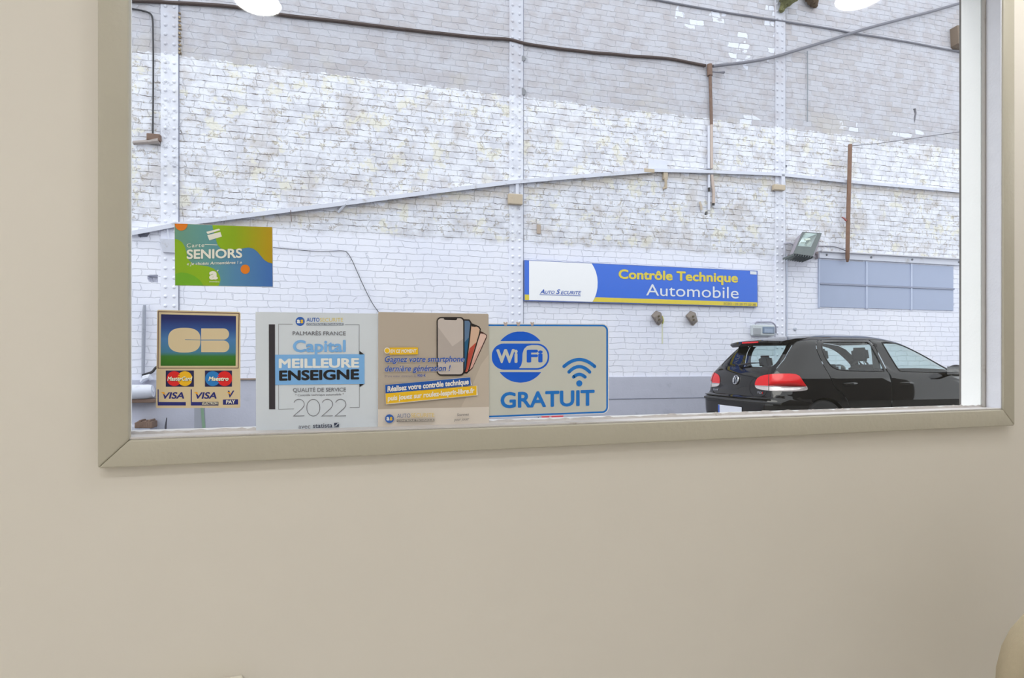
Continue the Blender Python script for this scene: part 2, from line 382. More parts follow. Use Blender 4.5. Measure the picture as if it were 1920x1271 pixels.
class Print:                                     # draws in pixels of a zoomed crop onto a plane; every layer lies on the one below
    def __init__(s, parent, frame, off, ox, oy, sc):
        s.parent, s.frame, s.off, s.ox, s.oy, s.sc = parent, frame, off, ox, oy, sc; s.k = 0
    def P(s, x, y, k=None):
        return hit(s.ox + x/s.sc, s.oy + y/s.sc, s.frame, s.off + 0.00012*(s.k if k is None else k))
    def layer(s): s.k += 1; s.mb = MB(); s.tx = []; return s
    def poly(s, pts):
        vs = [s.mb.bm.verts.new(s.P(*p)) for p in pts]
        for tri in tessellate_polygon([[Vector((p[0], p[1], 0)) for p in pts]]):
            a, b, c = (pts[i] for i in tri)
            if (b[0]-a[0])*(c[1]-a[1])-(b[1]-a[1])*(c[0]-a[0]) > 0: tri = tri[::-1]
            try: s.mb.bm.faces.new([vs[i] for i in tri])
            except ValueError: pass
        return s
    def rrect(s, x0, y0, x1, y1, r, n=8):
        pts = []
        for cx, cy, a0 in ((x1-r, y0+r, -90), (x1-r, y1-r, 0), (x0+r, y1-r, 90), (x0+r, y0+r, 180)):
            for i in range(n+1):
                a = math.radians(a0 + 90*i/n); pts.append((cx+r*math.cos(a), cy+r*math.sin(a)))
        return s.poly(pts)
    def ell(s, cx, cy, rx, ry=None, a0=0, a1=360, n=40):
        ry = rx if ry is None else ry
        return s.poly([(cx+rx*math.cos(math.radians(a0+(a1-a0)*i/n)), cy+ry*math.sin(math.radians(a0+(a1-a0)*i/n))) for i in range(n + (0 if a1-a0 == 360 else 1))])
    def stroke(s, pts, wd, rnd=False, closed=False):
        P = [Vector((p[0], p[1])) for p in pts]; n = len(P); L = []; R = []
        for i, p in enumerate(P):
            a = P[(i-1) % n] if (closed or i > 0) else p; c = P[(i+1) % n] if (closed or i < n-1) else p
            d1 = (p-a).normalized() if (p-a).length > 0 else (c-p).normalized(); d2 = (c-p).normalized() if (c-p).length > 0 else d1
            d = (d1+d2).normalized(); nn = Vector((-d.y, d.x)); k = 1/max(0.4, nn.dot(Vector((-d1.y, d1.x))))
            L.append(p+nn*wd/2*k); R.append(p-nn*wd/2*k)
        for i in range(n if closed else n-1):
            j = (i+1) % n; s.mb.bm.faces.new([s.mb.bm.verts.new(s.P(*q)) for q in (L[i], L[j], R[j], R[i])])
        if rnd:
            for p in (P[0], P[-1]): s.ell(p.x, p.y, wd/2, n=16)
        return s
    def text(s, txt, x0, y0, x1, y1, cap, bold=0.0, shear=0.0, space=1.0, k=None):
        me = text_mesh(txt, 0.0, shear, space); a, b2, c, d = _bb(me)
        a -= bold; b2 += bold; sx = (x1-x0)/(b2-a); sy = (y1-y0)/(b2-a); kc = cap/(CAPH+2*bold)
        offs = [(0, 0)] + ([(bold*math.cos(i*math.pi/4), bold*math.sin(i*math.pi/4)) for i in range(8)] if bold > 0.002 else [])
        tb = MB(); s.tx.append(tb)
        for io, (ox, oy) in enumerate(offs):                      # weight comes from copies spread around the stroke
            t = bmesh.new(); t.from_mesh(me)
            for v in t.verts:
                u = v.co.x+ox-a; h = (v.co.y+oy+bold)*kc
                v.co = s.P(x0+u*sx, y0+u*sy-h, s.k+io*.07)
            tb.join(t)
        bpy.data.meshes.remove(me); return s
    def done(s, name, mat, parent=None, label=None):
        o = None; pa = parent or s.parent
        if len(s.mb.bm.faces): o = s.mb.cols('printed_mark' if name == 'lettering' else name, mat, pa, smooth=False, recalc=False)
        for tb in s.tx: tb.cols('lettering', mat, pa, smooth=False, recalc=False)
        return o
def sheet(p, name, pts, th, mat, k=0):           # the board itself, with thickness behind the printed face
    b = MB(); f = [p.P(x, y, 0) for x, y in pts]; b.prism(f, (0, th, 0)); o = b.cols(name, mat, p.parent); return o
def ink(name, r, g, b, e=EI, rough=0.45): return paint(name, rgb(r, g, b, e), rough=rough, var=0.02)
def gradient(name, axis, stops, frame_lo, frame_hi, e=EI, rough=0.4):   # printed colour blend along the sheet
    q = NT(name); o = q.xyz(q.oc()); r = q.n('ShaderNodeValToRGB')
    mr = q.n('ShaderNodeMapRange'); q.l(o[axis], mr.inputs[0]); mr.inputs[1].default_value = frame_lo; mr.inputs[2].default_value = frame_hi
    q.l(mr.outputs[0], r.inputs[0]); cr = r.color_ramp
    while len(cr.elements) > 1: cr.elements.remove(cr.elements[-1])
    cr.elements[0].position = stops[0][0]; cr.elements[0].color = rgb(*stops[0][1], e)
    for p, c in stops[1:]: el = cr.elements.new(p); el.color = rgb(*c, e)
    q.l(r.outputs[0], q.p.inputs['Base Color']); q.p.inputs['Roughness'].default_value = rough; return q.m
def rr(x0, y0, x1, y1, r, n=6):
    pts = []
    for cx, cy, a0 in ((x1-r, y0+r, -90), (x1-r, y1-r, 0), (x0+r, y1-r, 90), (x0+r, y0+r, 180)):
        for i in range(n+1):
            a = math.radians(a0 + 90*i/n); pts.append((cx+r*math.cos(a), cy+r*math.sin(a)))
    return pts
def smooth(pts, n=2, closed=True):
    for _ in range(n):
        q = []; m_ = len(pts)
        for i in range(m_ if closed else m_-1):
            a, b = pts[i], pts[(i+1) % m_]
            q += [(a[0]*.75+b[0]*.25, a[1]*.75+b[1]*.25), (a[0]*.25+b[0]*.75, a[1]*.25+b[1]*.75)]
        if not closed: q = [pts[0]] + q + [pts[-1]]
        pts = q
    return pts
GOFF = -(Y_GL - 0.0030)                          # printed face of the sheets on the pane
def on_glass(name, label, cat, pxl, pxr, pyb, group=None):
    p = hit((pxl+pxr)/2, pyb, F0, GOFF); return thing(name, label, cat, p, F0, group)
TH_S = 0.0022

# --- seniors card poster
t = on_glass('poster', 'green and blue SENIORS card poster stuck alone on the upper left of the pane', 'poster', 328, 511, 537)
p = Print(t, F0, GOFF, 310, 400, 7.945)
sheet(p, 'backing_sheet', [(134, 148), (1597, 202), (1607, 1098), (143, 1076)], TH_S, ink('poster_white_edge', 205, 205, 205))
g0, g1 = p.P(140, 600, 0).x-ORG[t][1].x, p.P(1600, 600, 0).x-ORG[t][1].x
p.layer().poly([(139, 153), (1590, 207), (1600, 1092), (147, 1071)]).done('printed_ground', gradient('senior_ground', 0, [(0, (100, 148, 125)), (.35, (88, 145, 150)), (.6, (76, 128, 168)), (1, (56, 104, 178))], g0, g1))
p.layer().poly([(141, 380), (190, 390), (250, 430), (292, 500), (312, 570), (325, 640), (352, 700), (400, 742), (480, 770), (560, 778), (640, 790), (720, 822), (780, 872), (813, 930), (822, 990), (808, 1050), (790, 1079), (147, 1070)]).done('printed_shape', ink('senior_green', 130, 172, 10))
p.layer().poly([(148, 900), (230, 880), (330, 890), (430, 930), (520, 1000), (570, 1074), (147, 1070)]).done('printed_shape', ink('senior_green_dark', 104, 166, 26))
p.layer().poly([(700, 174), (1590, 207), (1595, 747), (1530, 730), (1470, 690), (1420, 630), (1370, 570), (1310, 525), (1240, 508), (1160, 522), (1000, 540), (880, 540), (820, 518), (780, 470), (762, 420), (752, 370), (735, 310), (712, 250)]).done('printed_shape', gradient('senior_olive', 0, [(0.38, (130, 172, 10)), (.6, (128, 160, 0)), (1, (172, 140, 0))], g0, g1))
p.layer().ell(236, 155, 96, 102, 0, 180).done('printed_half_disc', ink('senior_orange', 214, 118, 14))
p.layer().ell(1190, 832, 69).done('printed_disc', ink('senior_orange', 214, 118, 14))
p.layer().poly([(610, 275), (800, 228), (818, 250), (630, 308)]).poly([(625, 325), (820, 275), (843, 345), (655, 402)]).done('card_icon', ink('senior_white', 222, 222, 212))
p.layer().stroke([(585, 464), (775, 470)], 8).done('printed_line', ink('senior_white', 222, 222, 212))
p.layer().text('Carte', 318, 507, 580, 500, 56, 0.0, 0, 1.15)
p.text('SENIORS', 318, 680, 1145, 662, 140, 0.028).text('« Je choisis Armentières ! »', 320, 774, 1143, 748, 44, 0.012, 0.15)
p.text('a', 652, 988, 782, 985, 178, 0.05).stroke([(770, 862), (790, 842)], 14).text('armentières', 655, 1026, 803, 1028, 24, 0.0)
p.done('lettering', ink('senior_white', 222, 222, 212))

# --- bank card sticker
t = on_glass('sticker', 'tan bank card sticker with blue to green logo panel, lower left corner of pane', 'sticker', 293, 450, 765)
p = Print(t, F0, GOFF, 240, 560, 4.708)
TAN = ink('sticker_tan', 203, 187, 152)
sheet(p, 'backing_sheet', [(254, 965), (247, 955), (258, 108), (266, 98), (982, 117), (992, 128), (990, 955), (982, 963)], TH_S, TAN)
p.layer().stroke([(268, 114), (980, 130), (973, 612), (265, 613)], 7, closed=True).done('border_line', ink('sticker_brown', 92, 60, 60))
zlo = p.P(620, 592, 0).z-ORG[t][1].z; zhi = p.P(620, 144, 0).z-ORG[t][1].z
p.layer().poly([(292, 137), (953, 153), (950, 592), (288, 592)]).done('logo_panel', gradient('cb_blend', 2, [(0, (36, 98, 6)), (.10, (46, 108, 10)), (.19, (50, 112, 40)), (.27, (60, 118, 150)), (.52, (66, 118, 172)), (.72, (38, 74, 140)), (.92, (14, 28, 96)), (1, (12, 24, 86))], zlo, zhi))
p.layer()
sp = []
for i in range(64):
    a = 2*math.pi*i/64; ca, sa = math.cos(a), math.sin(a)
    sp.append((497+143*math.copysign(abs(ca)**0.74, ca), 366+109*math.copysign(abs(sa)**0.74, sa)))
p.poly(sp)
def half_pill(y0, y1):
    r = (y1-y0)/2; cy = (y0+y1)/2
    return [(646, y0)] + [(843+r*math.cos(math.radians(-90+180*i/16)), cy+r*math.sin(math.radians(-90+180*i/16))) for i in range(17)] + [(646, y1)]
p.poly(half_pill(262, 361)).poly(half_pill(369, 472)).done('card_logo', TAN)
p.layer().stroke([(503, 361), (641, 365)], 5).done('logo_slit', ink('cb_slit', 62, 108, 150))
NAVY = ink('sticker_navy', 22, 22, 74)
for x0, x1, c1, c2, m1, m2, tx, a, bb in ((333, 582, 408, 502, ink('disc_red', 208, 24, 24), ink('disc_yellow', 240, 176, 20), 'MasterCard', 348, 568),
                                      (679, 918, 748, 853, ink('disc_blue', 28, 118, 190), ink('disc_red', 208, 24, 24), 'Maestro', 710, 888)):
    p.k = 1; p.layer(); lp = p.poly([(x0, 634), (x1, 634), (x1, 776), (x0, 776)]).done('logo_panel', NAVY)
    p.layer().ell(c1, 705, 66).done('logo_disc', m1, lp); p.layer().ell(c2, 705, 66).done('logo_disc', m2, lp)
    p.layer()
    for q_ in range(5): p.stroke([((c1+c2)/2-18, 668+q_*18), ((c1+c2)/2+2, 668+q_*18)], 7)
    p.done('logo_stripes', m1, lp)
    p.layer().text(tx, a+4, 727, bb+4, 727, 37, 0.03, 0.22).done('logo_shadow', ink('sticker_dark_ink', 30, 20, 30), lp)
    p.layer().text(tx, a, 724, bb, 724, 37, 0.03, 0.22).done('lettering', ink('sticker_white', 232, 224, 205), lp)
p.k = 1; p.layer()
BL = ink('card_blue', 26, 34, 112)
for x0, x1, tx0, tx1 in ((262, 510, 306, 496), (555, 798, 596, 782)):
    p.stroke([(x0+4, 800), (x0+4, 915)], 9).poly([(x0, 912), (x1, 912), (x1, 942), (x0, 942)])
    p.text('VISA', tx0, 884, tx1, 882, 58, 0.03, 0.2)
p.text('V', 882, 872, 938, 870, 60, 0.03, 0.2).poly([(838, 890), (972, 887), (972, 934), (838, 936)]).done('lettering', BL)
for x in (290, 582, 872): p.layer().poly([(x, 824), (x+30, 824), (x+36, 850)]).done('orange_tick', ink('tick_orange', 232, 160, 20))
p.layer().poly([(650, 910), (798, 910), (798, 938), (650, 938)]).done('logo_panel', ink('electron_grey', 70, 66, 84))
p.layer().text('ELECTRON', 655, 935, 793, 934, 21, 0.02, 0.25).text('PAY', 866, 927, 946, 925, 32, 0.03).done('lettering', ink('sticker_white', 232, 224, 205))

def as_logo(p, cx, cy, r):
    ld = p.layer().ell(cx, cy, r).done('logo_disc', ink('logo_blue', 40, 92, 176))
    p.layer().text('a', cx-r*.72, cy+r*.42, cx-r*.02, cy+r*.42, r*1.15, 0.05).done('lettering', ink('print_white', 222, 226, 230), ld)
    p.layer().text('s', cx+r*.06, cy+r*.42, cx+r*.68, cy+r*.42, r*1.15, 0.05).done('lettering', ink('print_yellow', 222, 182, 52), ld)

# --- quality award poster
t = on_glass('poster', 'pale grey square award poster with blue ribbon reading MEILLEURE ENSEIGNE 2022', 'poster', 479, 708, 806)
p = Print(t, F0, GOFF, 460, 560, 4.708)
sheet(p, 'backing_sheet', [(89, 116), (1174, 131), (1168, 1142), (95, 1168)], TH_S, ink('award_ground', 202, 211, 221))
GR = ink('award_grey', 104, 106, 116); BK = ink('award_black', 22, 22, 30); SKY = ink('award_blue', 118, 172, 226); WH = ink('print_white', 222, 226, 230)
p.layer().poly([(207, 226), (262, 226), (264, 976), (209, 976)]).done('side_bar', ink('award_bar', 46, 42, 50))
p.layer().stroke([(418, 226), (294, 225), (294, 977), (430, 972)], 3.4).done('frame_line', GR)
p.layer().stroke([(880, 229), (1005, 229), (1008, 958), (922, 960)], 3.4).done('frame_line', GR)
as_logo(p, 484, 200, 40)
p.k = 1; p.layer().text('AUTO', 540, 203, 655, 203, 35, 0.02).done('lettering', ink('logo_blue', 40, 92, 176))
p.layer().text('SECURITE', 658, 204, 863, 203, 34, 0.0).done('lettering', ink('award_yellow', 212, 196, 110))
p.layer().poly([(540, 214), (866, 214), (866, 236), (540, 236)]).done('logo_panel', ink('award_mid', 118, 128, 146))
p.layer().text('CONTROLE TECHNIQUE', 546, 233, 860, 233, 15, 0.02).done('lettering', ink('award_ground', 202, 211, 221))
p.layer().text('PALMARÈS FRANCE', 418, 322, 886, 323, 34, 0.008)
p.text('QUALITÉ DE SERVICE', 420, 823, 888, 819, 34, 0.008).text('* Contrôle technique automobile *', 440, 860, 870, 852, 18, 0.004)
def arc(cx, cy, rx, ry, a0, a1, n=18): return [(cx+rx*math.cos(math.radians(a0+(a1-a0)*i/n)), cy+ry*math.sin(math.radians(a0+(a1-a0)*i/n))) for i in range(n+1)]
def two(x): p.stroke(arc(x+48, 932, 47, 45, -160, 15) + [(x+80, 965), (x, 1036), (x+96, 1034)], 5)
two(425); p.stroke(arc(600, 962, 58, 74, 0, 360, 36)[:-1], 5, closed=True); two(676); two(793)
p.done('lettering', GR)
p.layer().text('Capital', 420, 472, 886, 470, 106, 0.03).done('lettering', SKY)
rb = p.layer().poly([(262, 494), (1052, 489), (1052, 752), (264, 760)]).done('ribbon', SKY)
p.layer().poly([(1008, 460), (1048, 491), (1008, 492)]).done('ribbon_fold', BK, rb)
p.layer().poly([(1008, 753), (1048, 753), (1010, 778)]).done('ribbon_fold', BK, rb)
p.layer().text('ENSEIGNE', 298, 724, 1005, 712, 90, 0.04).done('lettering', BK, rb)
p.layer().text('MEILLEURE', 295, 613, 1005, 608, 84, 0.04).done('lettering', WH, rb)
p.layer().text('avec', 470, 1146, 573, 1144, 38, 0.0).done('lettering', GR)
p.layer().text('statista', 597, 1141, 768, 1136, 40, 0.010).poly([(783, 1096), (826, 1094), (826, 1131), (783, 1134)]).done('lettering', ink('award_slate', 52, 62, 84))
p.layer().poly([(783, 1122), (800, 1118), (812, 1100), (826, 1098), (826, 1104), (814, 1108), (803, 1124), (783, 1128)]).done('icon_wave', ink('award_ground', 202, 211, 221))

# --- wifi sign (its left end lies behind the smartphone poster)
t = on_glass('sign', 'blue bordered GRATUIT sign with radio wave symbol, right of the smartphone poster', 'sign', 860, 1140, 780)
p = Print(t, F0, GOFF, 910, 590, 5.777)
def signpoly(d, r): return [(-260, 104+d)] + [(1328-d-r+r*math.cos(math.radians(a)), 108+d+r+r*math.sin(math.radians(a))) for a in range(-90, 1, 9)] + [(1328-d-r+r*math.cos(math.radians(a)), 1064-d-r+r*math.sin(math.radians(a))) for a in range(0, 91, 9)] + [(-260, 1124-d)]
sheet(p, 'backing_sheet', signpoly(-9, 70), TH_S*0.6, ink('sign_white', 214, 214, 216))
WB = ink('wifi_blue', 20, 112, 196)
p.layer().poly(signpoly(0, 62)).done('border_band', WB)
gw0, gw1 = p.P(40, 600, 0).x-ORG[t][1].x, p.P(420, 600, 0).x-ORG[t][1].x
BG = ink('wifi_ground', 191, 194, 187)
p.layer().poly(signpoly(18, 46)).done('sign_face', BG)
DB = ink('wifi_deep_blue', 8, 88, 204)
p.layer()
def seg(y): return math.sqrt(max(0, 278**2-(y-458)**2))
for y0, y1 in ((182, 285), (622, 736)):
    ys = [y0+(y1-y0)*i/14 for i in range(15)]
    p.poly([(380-seg(y), y) for y in ys] + [(380+seg(y), y) for y in ys[::-1]])
wb = p.poly(rr(70, 312, 692, 595, 132, 12)).done('round_logo', DB)
p.layer().poly([(365, 578), (388, 548), (400, 500), (403, 420), (418, 372), (452, 340), (500, 328), (560, 328)] + [(553+122*math.cos(math.radians(a)), 450+122*math.sin(math.radians(a))) for a in range(-85, 1, 8)] + [(553+122*math.cos(math.radians(a)), 456+122*math.sin(math.radians(a))) for a in range(0, 91, 9)]).text('Wi', 118, 526, 350, 522, 152, 0.045).done('badge_field', BG, wb)
p.layer().text('Fi', 448, 518, 622, 516, 138, 0.04).done('lettering', DB, wb)
p.layer()
for ex, ey, ay in ((166, 560, 485), (112, 620, 562), (62, 674, 646)):
    pts = [(1018-ex+2*ex*i/20, ey-(ey-ay)*(1-((i-10)/10)**2)) for i in range(21)]; p.stroke(pts, 36, True)
p.ell(1018, 743, 33).text('GRATUIT', 165, 1013, 1184, 984, 172, 0.028).done('lettering', WB)

# --- smartphone poster
GOFF2 = GOFF + 0.0026
pt = hit(812, 800, F0, GOFF2)
t = thing('poster', 'beige poster with four fanned smartphones, between the award poster and GRATUIT sign', 'poster', pt, F0)
p = Print(t, F0, GOFF2, 700, 570, 5.296)
sheet(p, 'backing_sheet', [(50, 79), (1135, 97), (1144, 106), (1150, 1196), (46, 1236)], TH_S, ink('phone_ground', 175, 165, 153))
p.layer().poly([(46, 1044), (1149, 1020), (1150, 1194), (46, 1235)]).done('footer_band', ink('phone_footer', 210, 203, 195))
p.layer().poly([(870, 1026), (985, 800), (1070, 600), (1146, 500), (1149, 1020)]).done('printed_shape', ink('phone_pale', 186, 176, 164))
BKP = ink('phone_black', 28, 22, 22)
def phone(pts, ins, rim, scr, notch=None, tri=None, tcol=None):
    ph = p.layer().poly(pts).done('printed_phone', rim); p.layer().poly(ins).done('printed_screen', scr, ph)
    if tri: p.layer().poly(tri).done('printed_facet', tcol, ph)
    if notch: p.layer().poly(notch).done('printed_notch', rim, ph)
p.k = 2
phone([(1065, 270), (1120, 298), (1130, 318), (1122, 345), (985, 640), (955, 668), (930, 660)], [(1068, 282), (1114, 305), (1122, 320), (985, 625), (955, 655), (940, 645)], ink('phone_rim_brown', 66, 34, 30), ink('phone_pink', 214, 184, 174),
      [(1062, 268), (1095, 282), (1088, 296), (1062, 290)], [(1050, 440), (1080, 400), (985, 620), (955, 650), (945, 640)], ink('phone_pink_deep', 206, 160, 150))
phone([(975, 190), (1050, 220), (1068, 245), (1062, 290), (950, 670), (930, 690), (900, 688)], [(975, 208), (1040, 230), (1056, 250), (1050, 290), (940, 660), (925, 676), (905, 670)], BKP, ink('phone_salmon', 204, 172, 150),
      [(975, 195), (1022, 214), (1014, 228), (975, 222)], [(955, 440), (1022, 380), (940, 655), (925, 675), (903, 670)], ink('phone_red', 176, 70, 56))
phone([(895, 150), (955, 153), (977, 185), (962, 330), (925, 640), (905, 690)], [(900, 164), (948, 166), (963, 190), (948, 330), (912, 640), (900, 670)], BKP, ink('phone_steel', 88, 116, 150),
      None, [(905, 380), (950, 330), (912, 640), (900, 670)], ink('phone_teal', 24, 86, 124))
phone(rr(629, 129, 906, 712, 44), rr(640, 141, 892, 698, 34), BKP, ink('phone_screen', 188, 180, 176), [(696, 130), (836, 133), (830, 154), (820, 160), (712, 157), (702, 152)],
      [(640, 225), (785, 420), (892, 345), (892, 560), (640, 540)], ink('phone_screen_dark', 172, 164, 160))
YE = ink('phone_yellow', 226, 182, 30); WP = ink('phone_white', 228, 222, 214); BP = ink('phone_blue', 36, 84, 172)
p.layer().poly([(160, 432), (443, 430), (443, 499), (160, 502)]).ell(137, 462, 30).done('yellow_tag', YE)
p.layer().ell(137, 462, 30).done('tag_ring', WP); p.layer().ell(137, 462, 23).done('tag_dot', YE)
p.layer().text('EN CE MOMENT', 170, 486, 430, 483, 36, 0.035, 0.2).done('lettering', WP)
p.layer().text('Gagnez votre smartphone', 117, 580, 905, 575, 57, 0.035, 0.2).text('dernière génération !', 117, 673, 772, 667, 57, 0.035, 0.2).done('letter_outline', ink('phone_halo', 202, 196, 190))
p.layer().text('Gagnez votre smartphone', 115, 577, 902, 572, 58, 0.018, 0.2).text('dernière génération !', 115, 670, 768, 664, 58, 0.018, 0.2).text('900 €', 436, 722, 520, 720, 24, 0.02).done('lettering', BP)
p.layer().text("D'une valeur minimum de", 115, 726, 428, 722, 20, 0.0).done('lettering', ink('phone_small', 112, 108, 132))
p.layer().poly([(114, 804), (958, 724), (978, 806), (122, 890)]).done('ribbon', WP)
r1 = p.layer().poly([(117, 804), (962, 727), (968, 806), (122, 888)]).done('ribbon', ink('phone_ribbon_blue', 22, 82, 168))
p.layer().poly([(120, 890), (1030, 810), (1038, 905), (127, 996)]).done('ribbon', WP)
r2 = p.layer().poly([(122, 888), (1025, 812), (1024, 903), (128, 990)]).done('ribbon', YE)
p.layer().text('Réalisez votre contrôle technique', 140, 872, 948, 797, 56, 0.04, 0.04).done('lettering', WP, r1)
p.layer().text('puis jouez sur roulez-lesprit-libre.fr', 142, 962, 1004, 882, 52, 0.04, 0.04).done('lettering', WP, r2)
as_logo(p, 161, 1138, 43)
p.layer().text('AUTO', 234, 1131, 368, 1126, 40, 0.006).done('lettering', ink('phone_slate', 112, 124, 156))
p.layer().text('SECURITE', 374, 1126, 605, 1120, 40, 0.004).done('lettering', ink('phone_gold', 214, 190, 110))
p.layer().poly([(232, 1146), (606, 1138), (606, 1163), (232, 1171)]).done('logo_panel', ink('phone_mid', 120, 116, 112))
p.layer().text('CONTROLE TECHNIQUE', 240, 1166, 600, 1158, 17, 0.02).done('lettering', ink('phone_footer', 210, 203, 195))
p.layer().text('Scannez', 830, 1113, 950, 1107, 27, 0.006, 0.2).text('pour jouer', 803, 1160, 952, 1152, 27, 0.006, 0.2).done('lettering', ink('phone_note', 130, 124, 122))
p.layer().text('Offre valable en centre participant', 0, 0, 1, 0, 1) if False else None

# small tape tabs holding the wifi sign
for px, wd in ((948, 8), (972, 8), (998, 7)):
    a = hit(px-wd/2, 603.5, F0, GOFF+.0006); c_ = hit(px+wd/2, 610.5, F0, GOFF+.0006)
    b = MB(); b.prism([(a.x, a.y, a.z), ((a.x*.7+c_.x*.3), a.y, a.z), ((a.x+c_.x)/2, a.y, (a.z*.7+c_.z*.3)), ((a.x*.3+c_.x*.7), a.y, a.z), (c_.x, a.y, a.z), (c_.x*.8+a.x*.2, a.y, c_.z), (a.x*.8+c_.x*.2, a.y, c_.z)], (0, .0012, 0))
    lb = {948: 'left one of three torn brown tape scraps above the GRATUIT sign', 972: 'middle one of three torn brown tape scraps above the GRATUIT sign', 998: 'right one of three torn brown tape scraps above the GRATUIT sign'}[px]
    tag(b.cols('tape_scrap', pin('tape_brown', 184, 170, 162)), lb, 'tape', 'tape scraps above the sign')


# ------------------------------------------------------------------ the yard: ground, brick wall, plinth
M_GROUND = paint('yard_concrete', (0.20, 0.195, 0.195, 1), rough=0.85, var=0.25, scale=2.5, bump=0.004, dirt=(0.16, 0.15, 0.15, 1))
b = MB(); b.box(-16, 18, T_OUT, 16, -0.12, 0.0); tag(b.cols('ground', M_GROUND), kind='structure')
U0, U1, WTOP = -9.0, 12.0, 9.4
HOLES = []
def hole(pts): HOLES.append([(W(x, y).x, W(x, y).z) for x, y in pts])
hole([(257, 437), (263, 435), (270, 436), (276, 434), (281, 437), (276, 444), (263, 445), (259, 444)])
hole([(276, 517), (281, 515), (289, 515), (296, 515), (296, 530), (287, 529), (279, 528), (276, 522)])
hole([(1321, 401), (1323, 396), (1327, 396), (1328, 401), (1326, 403), (1321, 403)])
hole([(1471.5, 309), (1474, 309), (1476, 311), (1475, 314), (1472, 315)])
hole([(1712, 204), (1717, 203), (1719, 212), (1717, 224), (1714, 231), (1713, 222), (1715, 213)])
vs = [(U0, 0), (U1, 0), (U1, WTOP), (U0, WTOP)]; cons = [[0, 1, 2, 3]]
for h in HOLES: cons.append(list(range(len(vs), len(vs)+len(h)))); vs += h
ov, oe, of, *_ = delaunay_2d_cdt([Vector(v) for v in vs], [], cons, 0, 1e-6)
def inside(p, poly):
    r = False; n = len(poly)
    for i in range(n):
        a, c = poly[i], poly[(i+1) % n]
        if (a[1] > p[1]) != (c[1] > p[1]) and p[0] < (c[0]-a[0])*(p[1]-a[1])/(c[1]-a[1])+a[0]: r = not r
    return r
b = MB(); bv = [b.bm.verts.new((v.x, 0, v.y)) for v in ov]
for f in of:
    c = sum((ov[i] for i in f), Vector((0, 0)))/len(f)
    if not any(inside(c, h) for h in HOLES): b.bm.faces.new([bv[i] for i in f])
for h in HOLES:                                   # brick niches with a back
    dp = 0.11; a = [b.bm.verts.new((x, 0, z)) for x, z in h]; d = [b.bm.verts.new((x, dp, z)) for x, z in h]
    for i in range(len(h)): b.bm.faces.new((a[i], a[(i+1) % len(h)], d[(i+1) % len(h)], d[i]))
    b.bm.faces.new(d)
b.box(U0, U1, 0.13, 0.40, 0, WTOP)
bmesh.ops.remove_doubles(b.bm, verts=list(b.bm.verts), dist=1e-5)
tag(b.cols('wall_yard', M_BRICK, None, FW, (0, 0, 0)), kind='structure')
ZP = (W(600, 706).z + W(1290, 708.5).z)/2
M_PLINTH = paint('plinth_grey_paint', rgb(197, 199, 215, EO), rough=0.7, var=0.06, scale=6, bump=0.002, dirt=rgb(176, 178, 194, EO), dscale=2.5)
uP = W(250, 715).x
b = MB(); b.box(U0, U1, -0.035, 0, 0, ZP, 0.006); 
zl = W(1250, 746).z
b.cols('trim_1', M_PLINTH, None, FW)['kind'] = 'structure'
b = MB(); b.box(W(1060, 747).x, W(1335, 747).x, -0.042, -0.034, zl-.006, zl+.006, 0.002); b.cols('trim_2', pout('plinth_joint', 142, 146, 162), None, FW)['kind'] = 'structure'
b = MB(); b.box(W(436, 707).x, W(500, 707).x, -0.06, -0.02, ZP-.012, ZP+.012, 0.004); tag(b.cols('ledge_strip', pout('ledge_brown', 150, 128, 112)), None) if False else tag(b.cols('ledge_strip', pout('ledge_brown', 158, 138, 126), None, FW), 'short rusty brown ledge strip between the bank card sticker and the award poster', 'ledge')

# unseen dark facade; the middle part is added to darken the car's reflections
M_FACADE = paint('facade_render', (0.16, 0.15, 0.145, 1), rough=0.85, var=0.1, scale=2)
b = MB()
for x0, x1, z0, z1 in ((RX0-.1, XO, 0, 3.0), (xr, RX1+.1, 0, 3.0), (XO, xr, 0, zb), (XO, xr, zt, 3.0)): b.box(x0, x1, T_OUT, T_OUT+.012, z0, z1)
tag(b.cols('wall_facade_added', M_FACADE), kind='structure')
b = MB(); b.box(-9, RX0-.1, 0.0, T_OUT, 0, 3.0); tag(b.cols('wall_facade_left', M_FACADE), kind='structure')
b = MB(); b.box(RX1+.1, 12, 0.0, T_OUT, 0, 3.0); tag(b.cols('wall_facade_right', M_FACADE), kind='structure')

# ------------------------------------------------------------------ riveted columns
SPC = 0.1325
def column(px, pw, rx, label):
    uc = W(px, 300).x; hw = (W(px+pw/2, 300).x - W(px-pw/2, 300).x)/2
    t = thing('steel_column', label, 'column', (uc, 0, 0), FW, 'riveted steel columns in the yard wall')
    b = MB(); b.box(uc-hw, uc+hw, -0.022, 0.01, 0, WTOP-.2, 0.004)
    o = b.cols('column_plate', M_STEEL, t)
    o.data.transform(Matrix.Translation(ORG[t][1])); o.location = -ORG[t][1]
    b = MB(); b.box(uc+hw-.002, uc+hw+.010, -.012, .002, 0, WTOP-.2); o = b.cols('edge_strip', pout('edge_strip_grey', 138, 142, 160), t)  # solid darker grey strip along the right edge of the plate
    o.data.transform(Matrix.Translation(ORG[t][1])); o.location = -ORG[t][1]
    for r in rx:
        ur = W(px+r, 300, .02).x; b = MB(); z = 0.98
        while z < WTOP-.3:
            b.lathe([(0.0235, 0.0), (0.021, 0.008), (0.013, 0.014), (0.0, 0.016)], Matrix.Translation((ur, -0.0215, z)) @ Matrix.Rotation(math.pi/2, 4, 'X'), 14); z += SPC
        o = b.cols('rivet_row', M_STEEL, t)
        o.data.transform(Matrix.Translation(ORG[t][1])); o.location = -ORG[t][1]
    return t
column(318.5, 33, (-8.3, 8), 'riveted column at the far left beside the thin black cable')
